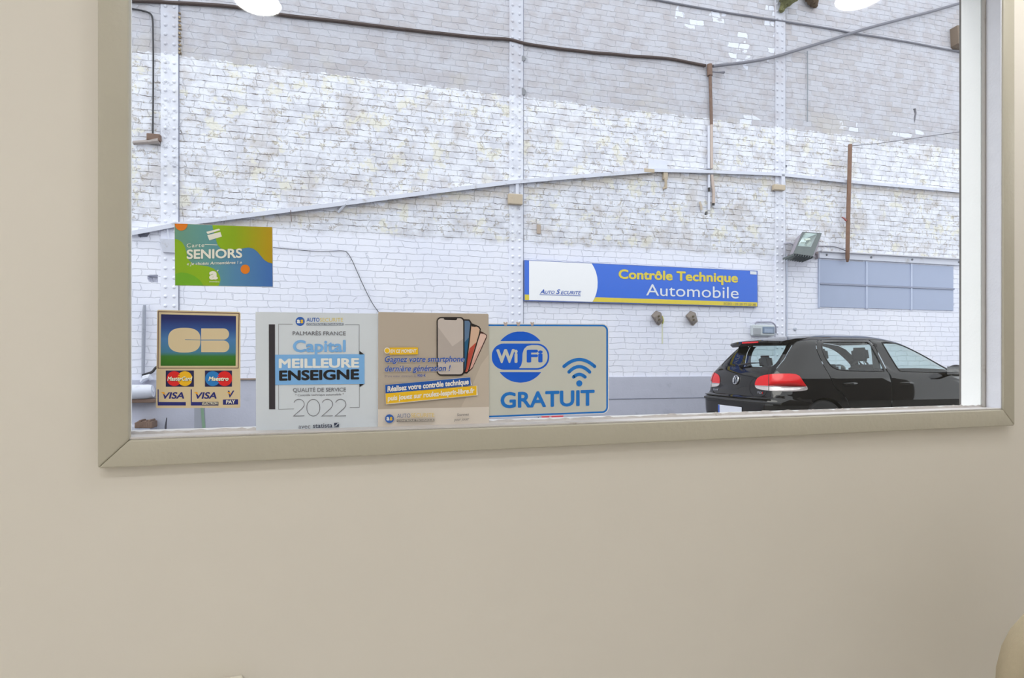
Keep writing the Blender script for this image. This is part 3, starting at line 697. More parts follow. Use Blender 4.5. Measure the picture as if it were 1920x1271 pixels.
column(967.5, 25.5, (-6.3, 6.6), 'riveted column left of the blue wall sign')
column(1462, 18.5, (-4.6, 4.6), 'riveted column left of the floodlight')
b = MB(); b.tube([W(1475.5, 478, .02), W(1476, 540, .02), W(1475.5, 640, .02), W(1475, 700, .02)], 0.012, 6)
tag(b.cols('conduit', pout('conduit_grey', 205, 212, 230), None, FW), 'thin pale conduit running down beside the right riveted column', 'conduit')
# loose crumbling masonry beside the left column
b = MB()
for i in range(11):
    y = 24+i*7.4; a = W(335.5, y, 0); c_ = W(340.5+random.uniform(-1.5, 1), y+random.uniform(3, 5.5), 0)
    b.box(a.x, c_.x, -0.03, 0.01, min(a.z, c_.z), max(a.z, c_.z), 0.006)
tag(b.cols('crumbling_edge', pout('crumble_tan', 168, 150, 122, var=0.3, scale=9, dirt=rgb(80, 66, 52), dscale=14, dlo=.5, dhi=.6), None, FW), 'crumbling brown mortar edge beside the top of the left column', 'masonry', kind='stuff')

# ------------------------------------------------------------------ painted rail along the wall and its brackets
M_RAIL = paint('rail_paint', rgb(220, 223, 236, EO), rough=0.55, var=0.04, scale=10, dirt=rgb(176, 172, 172, EO), dscale=5)
M_RUST = pout('rust', 128, 104, 92, rough=0.85, var=0.25, scale=20, bump=0.002, dirt=rgb(84, 64, 54), dscale=9)
M_TAN = pout('bracket_tan', 200, 184, 162, rough=0.8, var=0.12, scale=16, dirt=rgb(160, 138, 112), dscale=8)
def rail(pts, th, dep, off):                      # angle iron: flange towards us, web on the wall
    b = MB(); ring = []
    for x, y in pts:
        q = W(x, y, off); h = th*0.5
        ring.append([Vector((q.x, -0.005, q.z+h)), Vector((q.x, -dep, q.z+h)), Vector((q.x, -dep, q.z-h)), Vector((q.x, -dep+.012, q.z-h)), Vector((q.x, -dep+.012, q.z+h-.012)), Vector((q.x, -0.005, q.z+h-.012))])
    rr_ = [[b.bm.verts.new(v) for v in r] for r in ring]
    for A, B in zip(rr_, rr_[1:]):
        for k in range(6): b.bm.faces.new((A[k], A[(k+1) % 6], B[(k+1) % 6], B[k]))
    b.bm.faces.new(rr_[0]); b.bm.faces.new(rr_[-1][::-1]); return b
a = W(650, 380)
t = thing('wall_rail', 'long painted angle rail rising from the SENIORS poster towards the middle of the wall', 'rail', (a.x, 0, a.z), FW)
rail([(235, 439), (262, 434), (330, 421), (500, 399), (655, 380), (800, 361), (962, 341), (1100, 329.5), (1224, 320)], 0.062, 0.085, .085).cols('angle_iron', M_RAIL, t)
b = MB()
for x0, x1, y0, y1, dpt in ((953.5, 980.5, 364, 381.5, .10), ):
    A, B = W(x0, y1, dpt), W(x1, y0, dpt); b.box(A.x, B.x, -dpt, -.02, A.z, B.z, 0.012)
b.cols('bracket_block', M_TAN, t)
b = MB(); A, B = W(967, 364, .07), W(973, 344, .07); b.box(A.x, B.x, -.07, -.03, A.z, B.z, .006); b.cols('strut', M_RAIL, t)
b = MB(); A, B = W(300, 472, .08), W(328, 449, .08)
b.prism([(A.x, -.02, B.z), (A.x-.0, -.10, B.z), (A.x+.03, -.07, A.z), (A.x+.03, -.02, A.z)], (B.x-A.x, 0, 0)); b.cols('bracket_block', M_RAIL, t)
b = MB(); b.tube([W(313.5, 426, .05), W(317, 450, .06)], 0.011, 6); b.cols('strut', M_RAIL, t)
b = MB(); b.tube([W(659, 371, .03), W(649, 379, .075)], 0.02, 6); b.tube([W(634, 398, .02), W(648, 382, .075)], 0.02, 6); b.cols('strut', M_RAIL, t)
b = MB(); b.tube([W(545, 394, .095), W(546.5, 415, .02)], 0.005, 5); b.cols('hanger_wire', M_RUST, t)
a = W(1500, 330)
t = thing('wall_rail', 'straight painted angle rail on the right, passing behind the rusty pole', 'rail', (a.x, 0, a.z), FW)
rail([(1206, 318.5), (1225, 318.8), (1330, 321.5), (1450, 326), (1480, 328.5), (1590, 340), (1700, 349.5), (1830, 361)], 0.056, 0.075, .075).cols('angle_iron', M_RAIL, t)
b = MB(); A, B = W(1452.5, 355, .10), W(1473, 346.5, .10); b.box(A.x, B.x, -.10, -.02, A.z, B.z, 0.01); b.cols('bracket_block', M_TAN, t)
b = MB(); A, B = W(1466, 349, .08), W(1472.5, 326, .08); b.box(A.x, B.x, -.075, -.02, A.z, B.z, .005); b.cols('strut', M_RAIL, t)
b = MB(); A, B = W(1244, 336, .05), W(1252, 319, .05); b.box(A.x, B.x, -.06, 0, A.z, B.z, .004); b.tube([W(1247, 333, .05), W(1248.5, 342, .045), W(1248, 352, .03), W(1243, 353.5, .02)], [.03, .022, .03, .02], 7); b.cols('hook', M_TAN, t)
b = MB(); A, B = W(1205, 324, .03), W(1226, 318, .06); b.box(A.x, B.x, -.088, -.05, A.z, B.z, .005); b.cols('splice_plate', M_TAN, t)

# ------------------------------------------------------------------ cables and pipes on the wall
M_CABLE = pout('cable_dark', 74, 60, 58, rough=0.7, var=0.25, scale=12)
M_CABLEG = pout('cable_grey', 124, 124, 134, rough=0.7, var=0.2, scale=12)
M_BLACK = pout('wire_black', 34, 34, 42, rough=0.5)
def cable(pts, r, mat, label, off=.03, cat='cable', name='cable', n=7):
    P = smooth(pts, 2, False); b = MB()
    b.tube([W(x, y, off) for x, y in P], r, n)
    return tag(b.cols(name, mat, None, FW), label, cat)
def jit(pts, k=1.1, step=26):
    out = []
    for (x0, y0), (x1, y1) in zip(pts, pts[1:]):
        n = max(1, int(abs(x1-x0)/step))
        for i in range(n): out.append((x0+(x1-x0)*i/n, y0+(y1-y0)*i/n+random.uniform(-k, k)*.6))
    return out+[pts[-1]]
cable(jit([(225, 0), (290, 3), (430, 11), (540, 30), (640, 41), (800, 60), (900, 71), (955, 74), (985, 82), (1050, 92), (1120, 99), (1180, 104.5), (1260, 110), (1298, 118.5), (1323, 123)]), 0.026, M_CABLE, 'thick dark cable crossing the grey brick from upper left to the rusty pipe')
cable(jit([(1337, 124), (1360, 121), (1400, 116.5), (1450, 108), (1500, 92), (1560, 74), (1620, 55), (1700, 34), (1760, 18), (1830, -2)]), 0.027, M_CABLEG, 'thick grey cable climbing to the upper right corner of the pane', off=.075)
cable(jit([(1150, -18), (1245, 2), (1290, 11), (1370, 25), (1450, 37), (1520, 47), (1600, 62), (1650, 70), (1740, 86), (1800, 97), (1822, 104)], 1.4), 0.017, M_CABLEG, 'thin dark grey cable crossing behind the thick grey cable at the upper right', off=.02)
cable([(1597, 273), (1640, 270), (1690, 263), (1750, 254), (1830, 243)], 0.005, M_BLACK, 'fine black wire leading right from the top of the rusty pole', off=.06)
cable([(1514, 96), (1514.5, 150), (1514, 228)], 0.008, pout('wire_grey', 140, 148, 156), 'faint grey wire hanging down from the thick grey cable')
t = thing('outlet_cable', 'thin black drop cable at the far left ending in a rusty box', 'cable', (W(287, 260).x, 0, W(287, 268).z), FW)
b = MB(); b.tube([W(x, y, .03) for x, y in smooth([(240, 15), (257, 18), (270, 20.5), (283, 25), (286.5, 36), (286.8, 60), (287.5, 120), (287, 190), (286.5, 252)], 2, False)], 0.0125, 6); b.cols('wire', M_BLACK, t)
b = MB(); A, B = W(274, 263, .09), W(300, 251, .09); b.box(A.x, B.x, -.09, 0, A.z+.01, B.z, .012); b.cols('rusty_box', M_RUST, t)
b = MB(); b.tube([W(250, 268, .06), W(280, 266, .06), W(298, 264, .06)], [.028, .032, .045], 8); b.cols('pipe_stub', pout('pipe_dirty', 170, 160, 156, dirt=rgb(110, 90, 80)), t)
cable([(505, 463), (514, 464.5), (545, 467), (580, 470.5), (615, 471.5), (645, 469.5), (652, 474), (660, 487), (672, 515), (688, 550), (700, 572), (712, 588), (725, 602)], 0.0046, M_BLACK, 'thin black cable running from the SENIORS poster down behind the smartphone poster', off=.02)

a = W(1332, 240)
t = thing('downpipe', 'rusty vertical pipe hanging below the meeting point of the two thick cables', 'pipe', (a.x, 0, a.z), FW)
b = MB(); b.tube([W(1330.5, 121, .05), W(1331, 142, .05)], .048, 9); b.cols('pipe_collar', M_RUST, t)
b = MB(); b.tube([W(1331.5, 140, .05), W(1333, 190, .05), W(1334, 234, .05)], .028, 9); b.cols('rusty_pipe', M_RUST, t)
b = MB(); b.tube([W(1334, 233, .05), W(1334, 280, .05), W(1334.4, 316, .05)], .027, 9); b.tube([W(1334.6, 328, .05), W(1336, 340, .05), W(1338, 360, .05), W(1338, 382, .05)], .027, 9); b.cols('painted_pipe', pout('pipe_pinkish', 200, 182, 172, dirt=rgb(160, 140, 130)), t)
b = MB(); b.tube([W(1329, 236, .03), W(1329, 316, .03)], .024, 7); b.cols('inner_pipe', M_RAIL, t)
b = MB(); b.tube([W(1329, 328, .03), W(1329.5, 370, .03), W(1329, 394, .03)], .024, 7); b.cols('inner_pipe', M_RAIL, t)
b = MB(); b.tube([W(1329.3, 352, .052), W(1329.6, 359, .052)], .022, 8); b.cols('pipe_opening', pout('opening_shade', 40, 38, 36), t)  # solid plugs coloured near black for the shade inside the pipe mouths
b = MB(); b.tube([W(1337.5, 381, .06), W(1337.7, 385, .06)], .022, 8); b.cols('pipe_opening', pout('opening_shade', 40, 38, 36), t)
b = MB(); b.tube([W(1333, 134, .07), W(1345, 135.5, .07), W(1358, 135.5, .07)], [.014, .012, .022], 7); b.cols('pipe_spigot', M_CABLEG, t)
a = W(1591, 480)
t = thing('rusty_pole', 'tall rusty pole standing above the six panel blue grey window', 'pole', (a.x, 0, a.z), FW)
b = MB(); b.tube([W(1594, 271, .12), W(1592.5, 330, .12), W(1590.5, 400, .12), W(1589.5, 450, .12), W(1589, 484, .12), W(1589, 491, .10)], [.036, .036, .036, .036, .036, .018], 10); b.cols('pole_tube', pout('rust_pole', 138, 108, 92, rough=0.85, var=0.22, scale=8, bump=.002, dirt=rgb(108, 84, 64), dscale=5), t)
b = MB(); b.tube([W(1587, 414, .12), W(1582, 409, .10), W(1578, 407, .08)], [.022, .016, .012], 6); b.cols('pole_hook', pout('rust_red', 160, 90, 86), t)

# ------------------------------------------------------------------ blue wall sign
a = hit(1200, 572, FW, .06)
t = thing('wall_sign', 'long blue and white Contrôle Technique Automobile sign on the brick wall', 'sign', a, FW)
p = Print(t, FW, .06, 970, 470, 4.174); p.P0 = p.P
def PW(x, y, k=None): return hit(970+x/4.174, 470+y/4.174, FW, .06 + 0.0012*(p.k if k is None else k))
p.P = PW
q4 = [(55, 72), (1880, 157), (1882, 440), (55, 393)]
SB = pout('sign_blue', 52, 112, 226, rough=0.35); SY = pout('sign_yellow', 232, 210, 68, rough=0.4); SWH = pout('sign_white', 211, 216, 231, rough=0.35)
b = MB(); b.prism([PW(*c, 0) for c in q4], (0, .055, 0)); b.cols('sign_box', pout('sign_edge', 96, 116, 176, rough=0.4), t)
p.layer().poly([(58, 76), (1876, 161), (1878, 432), (58, 388)]).done('blue_field', SB)
p.layer().poly([(58, 342), (92, 344), (92, 386), (58, 386)]).poly([(612, 364), (1877, 404), (1878, 436), (588, 399)]).done('yellow_band', SY)
p.layer().poly([(92, 78), (582, 100), (600, 130), (615, 165), (625, 205), (629, 245), (627, 290), (618, 335), (604, 372), (588, 400), (92, 386)]).done('white_field', SWH)
p.layer().text('Contrôle Technique', 792, 219, 1727, 250, 74, 0.034).done('lettering', SY)
p.layer().text('Automobile', 1008, 349, 1732, 374, 88, 0.0).poly([(1822, 160), (1872, 162), (1873, 187), (1823, 184)]).done('lettering', pout('sign_bright', 236, 240, 246))
p.layer().text('A', 178, 336, 214, 337, 34, 0.02, 0.3).text('UTO', 218, 337, 292, 338, 25, 0.012, 0.3).text('S', 304, 339, 336, 339, 36, 0.02, 0.3).text('ECURITE', 340, 340, 500, 342, 26, 0.012, 0.3).stroke([(174, 343), (495, 352)], 4).done('lettering', pout('sign_deep_blue', 44, 92, 190))
p.layer().text('SCEO - 03 20 77 20 38', 1616, 422, 1866, 430, 17, 0.0).done('lettering', pout('sign_grey_ink', 150, 144, 110))

# ------------------------------------------------------------------ six panel blocked window, lintel, floodlight, meter, plate caps
UW0, UW1 = W(1535, 530).x, W(1787, 540).x
zt_ = (W(1535, 486).z+W(1787, 499).z)/2; zb_ = (W(1535, 577).z+W(1787, 583).z)/2
t = thing('blocked_window', 'blue grey painted window of six blocked panels at the right of the wall', 'window', ((UW0+UW1)/2, 0, zb_), FW)
M_BG = pout('blue_grey_panel', 172, 183, 210, rough=0.55, var=0.04, scale=5); M_BAR = pout('bar_pale', 196, 206, 230)
du = (UW1-UW0)/3; dz = (zt_-zb_)/2
for i in range(3):
    for j in range(2):
        b = MB(); b.box(UW0+du*i+.012, UW0+du*(i+1)-.012, -.018, .004, zb_+dz*j+.01, zb_+dz*(j+1)-.01, .003); b.cols('panel', M_BG, t)
for i in (1, 2):
    b = MB(); b.box(UW0+du*i-.02, UW0+du*i+.02, -.032, .004, zb_, zt_, .004); b.cols('vertical_bar', M_BAR, t)
b = MB(); b.box(UW0, UW1, -.036, .004, zb_+dz*.98-.016, zb_+dz*.98+.016, .004); b.cols('cross_bar', pout('bar_grey', 150, 156, 178), t)
b = MB(); b.box(UW0-.02, UW0+.006, -.03, .004, zb_-.01, zt_+.01, .004); b.cols('side_frame', M_BAR, t)
ul0, ul1 = W(1533, 480).x, W(1806, 490).x; zl0 = zt_+.015; zl1 = (W(1540, 472).z+W(1805, 487).z)/2
t = thing('lintel_beam', 'pale steel lintel beam with bolts above the blocked window', 'beam', ((ul0+ul1)/2, 0, zl0), FW)
b = MB(); b.box(ul0, ul1, -.05, .004, zl0, zl1-.01, .005); b.cols('beam_web', M_RAIL, t)
b = MB(); b.box(ul0, ul1, -.10, .004, zl1-.018, zl1+.006, .004); b.cols('beam_flange', pout('flange', 208, 208, 216), t)
for f_ in (.045, .335, .615, .95):
    b = MB(); b.lathe([(.02, 0), (.02, .012), (.012, .016), (0, .016)], Matrix.Translation((ul0+(ul1-ul0)*f_, -.05, (zl0+zl1)/2)) @ Matrix.Rotation(math.pi/2, 4, 'X'), 8); b.cols('bolt', pout('bolt_grey', 120, 124, 132), t)

# floodlight: deep tilted housing opening towards the lower right of the yard
a = W(1508, 470, .0)
t = thing('floodlight', 'weathered grey floodlight tilted outwards beside the right riveted column', 'floodlight', (a.x, 0, a.z), FW)
M_FL = pout('flood_grey', 104, 112, 112, rough=0.6, var=0.15, scale=12, metal=0.0); M_FLO = pout('flood_outer', 170, 164, 174, rough=0.6, var=0.12, scale=10)
def FQ(x, y, d): return W(x, y, d)
tl, tr, br_, bl = FQ(1505, 434.5, .30), FQ(1541, 437, .30), FQ(1524, 480, .46), FQ(1488, 475, .46)
itl, itr, ibr, ibl = FQ(1509, 436.5, .302), FQ(1533, 438, .302), FQ(1521, 463, .40), FQ(1495.5, 461, .40)
btl, btr, bbr, bbl = FQ(1492, 448, .08), FQ(1536, 444, .08), FQ(1528, 482, .12), FQ(1480, 478, .12)
b = MB(); V = [b.bm.verts.new(v) for v in (tl, tr, br_, bl, btl, btr, bbr, bbl)]
for f in ((0, 4, 5, 1), (1, 5, 6, 2), (2, 6, 7, 3), (3, 7, 4, 0), (4, 7, 6, 5)): b.bm.faces.new([V[i] for i in f])
b.cols('housing', M_FLO, t)
b = MB(); O = [b.bm.verts.new(v) for v in (tl, tr, br_, bl)]; I = [b.bm.verts.new(v) for v in (itl, itr, ibr, ibl)]
for i in range(4): b.bm.faces.new((O[i], O[(i+1) % 4], I[(i+1) % 4], I[i]))
J = [b.bm.verts.new(v+Vector((0, .012, 0))) for v in (tl, tr, br_, bl)]
for i in range(4): b.bm.faces.new((O[i], O[(i+1) % 4], J[(i+1) % 4], J[i]))
b.cols('bezel', M_FL, t)
b = MB(); cpt = (itl+itr+ibr+ibl)/4+Vector((0.01, .11, .02)); R_ = [b.bm.verts.new(v+Vector((0, .005, 0))) for v in (itl, itr, ibr, ibl)]; K = [b.bm.verts.new(cpt+(v-cpt)*.45+Vector((0, .06, 0))) for v in (itl, itr, ibr, ibl)]
for i in range(4): b.bm.faces.new((R_[i], R_[(i+1) % 4], K[(i+1) % 4], K[i]))
b.bm.faces.new(K); b.cols('reflector', paint('flood_mirror', (.72, .76, .76, 1), rough=.25, metal=.8), t)
b = MB(); g = cpt+Vector((.03, -.05, 0)); b.tube([g+Vector((-.05, 0, -.01)), g+Vector((.05, 0, .01))], .018, 8); b.cols('bulb', paint('bulb_cream', (.85, .84, .74, 1), rough=.3), t)
b = MB(); b.bm.faces.new([b.bm.verts.new(v+Vector((0, -.001, 0))) for v in (itl, itr, ibr, ibl)]); b.cols('front_glass', glass('flood_glass', (.9, .95, .94)), t)
b = MB()
for i in range(9):
    f_ = i/8; u_ = bl.lerp(br_, f_)
    b.prism([u_+Vector((0, 0, .0)), u_+Vector((0.008, 0, 0)), u_+Vector((.008, .28, -.035)), u_+Vector((0, .28, -.035))], (0, 0, -.035))
b.cols('cooling_fins', M_FL, t)
b = MB(); b.tube([FQ(1478, 479, .12), FQ(1484, 482, .28), FQ(1494, 486, .05), FQ(1500, 489, 0)], .022, 6); b.tube([FQ(1532, 474, .28), FQ(1532, 482, .08), FQ(1531, 484, .02)], .024, 6); b.cols('mounting_arm', pout('arm_rust', 150, 136, 136, dirt=rgb(96, 76, 66)), t)
cable([(1532, 461.5), (1550, 461.5), (1566, 462.5), (1576, 466), (1588, 471)], 0.009, M_CABLEG, 'short grey wire from the floodlight to the rusty pole', off=.05)
cable([(1470, 457), (1478, 455), (1484, 456.5), (1490, 462)], 0.012, pout('wire_pale', 186, 186, 200), 'short pale wire from the column to the floodlight', off=.05)

# meter box behind the car
t = thing('meter_box', 'small grey electricity meter box above the rear of the black car', 'meter', (W(1432, 625).x, 0, W(1432, 628).z), FW)
b = MB(); A, B = W(1413, 629, .1), W(1453.5, 609, .1); b.box(A.x, B.x, -.10, 0, A.z, B.z, .02); b.cols('meter_case', pout('meter_grey', 205, 212, 216, rough=.4), t)
b = MB(); A, B = W(1430, 625, .105), W(1452, 613, .105); b.box(A.x, B.x, -.112, -.095, A.z, B.z, .008); b.cols('meter_frame', pout('meter_dark', 118, 136, 160, rough=.3), t)
b = MB(); A, B = W(1432.5, 624, .11), W(1449, 616, .11); b.box(A.x, B.x, -.117, -.108, A.z, B.z, .003); b.cols('meter_window', pout('meter_win', 152, 168, 192, rough=.15), t)
b = MB(); A, B = W(1412.5, 627, .1), W(1426.5, 615, .1); b.box(A.x, B.x, -.107, -.09, A.z, B.z, .004); b.cols('terminal_cover', pout('meter_cover', 168, 172, 178), t)
b = MB(); b.tube([W(x, y, .06) for x, y in smooth([(1416, 612), (1416.5, 603.5), (1424, 603.8), (1436, 603.6), (1446, 603.6), (1452, 607), (1455, 613), (1455, 624)], 2, False)], .014, 7); b.cols('pipe_loop', pout('loop_grey', 168, 168, 186, dirt=rgb(110, 108, 124)), t)

# two tilted pyramid caps of tie rods
M_CAP = pout('cap_brown', 138, 128, 120, rough=.6, var=.12, scale=14, dirt=rgb(110, 100, 84), dscale=7)
for k, (cx, cy, lb) in enumerate(((1232.5, 596.5, 'left of two brown pyramid shaped anchors below the blue sign, with a yellow drip'), (1297, 596.8, 'right of two brown pyramid shaped anchors below the blue sign'))):
    c0 = W(cx, cy, 0); t = thing('wall_anchor', lb, 'anchor', (c0.x, 0, c0.z-.13), FW, 'pyramid anchors below the blue sign')
    px_ = [(-11.5, -5), (-2, -14.5), (7.5, -10.5), (11.5, 5), (3, 13.5), (-1, 11)]
    rim = [W(cx+dx, cy+dy, .012) for dx, dy in px_]; rim0 = [Vector((v.x, 0, v.z)) for v in rim]
    top = [W(cx-1+dx*.34, cy+1+dy*.42, .13) for dx, dy in px_]
    b = MB(); A0 = [b.bm.verts.new(v) for v in rim0]; A = [b.bm.verts.new(v) for v in rim]; B = [b.bm.verts.new(v) for v in top]; n = 6
    for i in range(n): b.bm.faces.new((A0[i], A0[(i+1) % n], A[(i+1) % n], A[i])); b.bm.faces.new((A[i], A[(i+1) % n], B[(i+1) % n], B[i]))
    b.bm.faces.new(B); b.bm.faces.new(A0[::-1]); bmesh.ops.bevel(b.bm, geom=list(b.bm.edges), offset=.006, segments=2, affect='EDGES'); b.cols('cap_body', M_CAP, t, smooth=False)
    for dx, dy in ((2.6, -3.5), (3.6, 2.6)):
        g = W(cx+dx, cy+dy, .13); b = MB(); b.tube([g+Vector((0, .02, 0)), g+Vector((0.004, -.012, 0))], .018, 8); b.cols('screw', pout('cap_screw', 96, 84, 60), t)
    b = MB(); b.tube([Vector((v.x, -.008, v.z)) for v in rim[3:6]], .007, 6); b.cols('rim_seal', pout('cap_seal', 196, 186, 176), t)
    if k == 0:
        b = MB(); b.box(W(cx+8, cy).x, W(cx+10.5, cy).x, -.004, .001, W(cx, cy+48).z, W(cx, cy+10).z); b.cols('yellow_drip', pout('drip_yellow', 224, 226, 204), t)
        b = MB(); b.tube([W(cx+9, cy-4, .01), W(cx+11, cy+4, .01), W(cx+10, cy+10, .01)], .012, 6); b.cols('moss_edge', pout('moss_yellow', 206, 204, 70), t)

# bracket box, moss and debris at the top of the wall
t = thing('bracket_box', 'rusty brown box hanging at the upper right edge of the pane', 'box', (W(1803, 72).x, 0, W(1803, 88).z), FW)
b = MB(); A, B = W(1796, 85, .15), W(1824, 53, .15)
b.prism([(A.x, -.16, A.z+.04), (A.x+.04, -.16, A.z), (B.x, -.16, A.z+.02), (B.x, -.16, B.z-.01), (A.x-.02, -.16, B.z)], (0, .157, 0)); b.cols('box_shell', pout('box_brown', 128, 112, 98, rough=.85, var=.3, scale=6, dirt=rgb(84, 70, 52), dscale=4), t)
b = MB(); b.tube([W(1807, 86, .08), W(1810, 95, .08), W(1812, 104, .04)], .02, 6); b.cols('box_tail', M_CABLEG, t)
M_MOSS = pout('moss', 118, 118, 80, rough=.95, var=.35, scale=14, bump=.01)
def clump(pts, name, label, cat, mat):
    b = MB()
    for x, y, r, d in pts:
        tt = bmesh.new(); bmesh.ops.create_icosphere(tt, subdivisions=3, radius=r, matrix=Matrix.Translation(W(x, y, d)))
        c0 = W(x, y, d)
        for v in tt.verts: v.co = c0+(v.co-c0)*random.uniform(.86, 1.14)
        b.join(tt)
    b.sm = True; return tag(b.cols(name, mat, None, FW), label, cat)
clump([(1466, 18, .05, .08), (1469, 12, .06, .09), (1473, 4, .09, .12), (1478, -4, .13, .17), (1484, -10, .15, .19), (1473, -8, .12, .16)], 'moss_clump', 'green moss clump hanging at the top of the right riveted column', 'moss', M_MOSS)
clump([(1528, 10, .05, .06), (1526, 4, .08, .10), (1523, -4, .11, .13), (1521, -14, .13, .16)], 'wood_stub', 'dark brown wooden stub at the top of the wall', 'wood', pout('stub_brown', 96, 78, 60, rough=.9, var=.2))
clump([(1023, 101, 0.001, 0)], 'x', 'x', 'x', M_MOSS) if False else None
for x0, y0, x1, y1, lb in ((979, 104, 987, 114, 'upper one of two dark slots right of the middle column'), (979, 164, 987, 178, 'lower one of two dark slots right of the middle column')):
    b = MB(); P_ = [W(x0, y0, .03), W(x0+3, y0+1, .03), W(x1, (y0+y1)/2, .03), W(x1-2, y1-1, .03), W(x0, y1, .03)]; b.prism(P_, (0, .03, 0))
    tag(b.cols('lug_plate', pout('lug_grey', 140, 142, 148, rough=.8), None, FW), lb.replace('dark slots', 'small grey lugs'), 'lug', 'small grey lugs on the middle column')
b = MB(); A, B = W(1007, 438, .02), W(1014, 421, .02); b.box(A.x, B.x, -.02, .0, A.z, B.z, .006)
tag(b.cols('wood_plug', pout('plug_brown', 186, 168, 152, dirt=rgb(150, 122, 100)), None, FW), 'small brown wooden plug in the brick right of the middle column', 'plug')
b = MB(); b.tube([W(1312, 378, .03), W(1314.5, 386, .03), W(1315, 394, .025)], [.018, .022, .018], 7)
tag(b.cols('pipe_offcut', pout('offcut_tan', 206, 192, 176), None, FW), 'short tan pipe end left of the double pipe below the rail', 'pipe')
b = MB(); A, B = W(1216, 316, .012), W(1251, 301, .012); b.box(A.x, B.x, -.012, 0, A.z, B.z, .003)
tag(b.cols('wall_plate', pout('plate_white', 226, 229, 242), None, FW), 'smooth white plate above the joint of the two rails', 'plate')
for x, y in ((1491, 617), (1490, 617),)[:1]:
    b = MB(); c0 = W(1491.5, 617, .02); b.lathe([(.03, 0), (.03, .02), (.018, .03), (0, .03)], Matrix.Translation((c0.x, 0, c0.z)) @ Matrix.Rotation(math.pi/2, 4, 'X'), 12)
    tag(b.cols('wall_bolt', pout('bolt_light', 188, 194, 208), None, FW), 'round grey bolt head on the wall just above the car roof', 'bolt')

# ------------------------------------------------------------------ lower left corner of the yard
M_WP = pout('white_pipe', 222, 226, 240, rough=.45, var=.05, dirt=rgb(180, 176, 180), dscale=7)
t = thing('downpipe', 'slim grey downpipe in the lower left ending in a broken white elbow', 'pipe', (W(270, 700).x, 0, W(270, 712).z), FW)
b = MB(); b.tube([W(271, 572, .05), W(270, 590, .05), W(269, 650, .05), W(268, 708, .05)], [.02, .026, .024, .022], 8); b.cols('pipe_tube', pout('pipe_grey', 166, 170, 184, rough=.5, dirt=rgb(110, 112, 122), dscale=5), t)
b = MB(); b.tube([W(266, 716, .06), W(272, 709, .10), (W(280, 706, .12)), W(284, 711, .10)], [.03, .045, .04, .03], 8); b.cols('pipe_elbow', M_WP, t)
b = MB(); b.tube([W(x, y, .06) for x, y in smooth([(267, 703), (276, 701), (286, 697.5), (290, 691), (296, 687)], 2, False)], .018, 7); b.cols('black_hose', M_BLACK, t)
t = thing('waste_pipe', 'fat white waste pipe lying on a rusty ledge at the far left', 'pipe', (W(265, 735).x, 0, W(265, 752).z), FW)
b = MB(); b.tube([W(215, 735, .16), W(250, 735, .16), W(278, 734, .16), W(287, 733, .16)], [.105, .105, .10, .085], 14); b.cols('pipe_body', M_WP, t)
b = MB(); b.tube([W(277, 723, .16), W(284, 726, .17), W(287, 734, .18), W(284, 742, .17)], .018, 7); b.cols('pipe_collar', M_WP, t)
b = MB(); A, B = W(222, 756, .2), W(290, 748, .2); b.box(A.x, B.x, -.2, -.03, A.z, B.z, .01); b.cols('rusty_ledge', M_RUST, t)
b = MB(); A, B = W(214, 800, .25), W(283, 760, .25)
t = thing('masonry_block', 'low painted masonry block with a rusty ragged top in the lower left corner', 'block', (A.x*.5+B.x*.5, 0, 0), FW)
b.box(A.x, B.x, -.26, -.03, 0, W(270, 797, .26).z, .02); b.cols('block_body', M_PLINTH, t)
b = MB()
for i in range(9):
    x = 252+i*3.6; A = W(x, 800, .27); B = W(x+4.5, 792-random.uniform(0, 5), .27); b.box(A.x, B.x, -.27, -.05, A.z-.02, B.z, .008)
b.cols('rusty_top', M_RUST, t)
b = MB(); b.tube([W(311, 815, .22), W(310.5, 800, .22), W(312, 788, .2), W(312.5, 783, .18)], [.012, .014, .012, .005], 6); b.tube([W(311, 815, .22), W(312, 850, .22)], .012, 6)
lo = W(312, 850, .22)
b = MB(); b.tube([Vector((lo.x, lo.y, 0)), W(311, 815, .22), W(310.5, 800, .22), W(312.5, 783, .22)], [.013, .013, .014, .006], 6)
tag(b.cols('bent_rod', pout('rod_dark', 60, 60, 74, rough=.6), None, FW), 'thin dark bent rod below the bank card sticker', 'rod')
t = thing('guard_post', 'grey post with a green stripe under the bank card sticker', 'post', (W(378, 800, .3).x, -.3, 0), FW)
A, B = W(366.5, 815, .3), W(385, 740, .3); zt2 = B.z
b = MB(); b.prism([(A.x, -.36, 0), (A.x+.12, -.36, 0), (A.x+.10, -.36, zt2), (A.x, -.36, zt2)], (0, .12, 0)); b.cols('post_body', pout('post_grey', 156, 160, 172, rough=.6, dirt=rgb(130, 132, 142)), t)
b = MB(); A, B = W(376, 762, .365), W(381, 762, .365); c_, d_ = W(380, 815, .365), W(387, 815, .365); e_ = (c_.x-A.x)/(A.z-c_.z)
b.prism([(A.x, -.362, A.z), (B.x, -.362, B.z), (d_.x+e_*c_.z, -.362, 0.02), (c_.x+e_*c_.z, -.362, 0.02)], (0, -.004, 0)); b.cols('green_stripe', pout('stripe_green', 126, 158, 134), t)

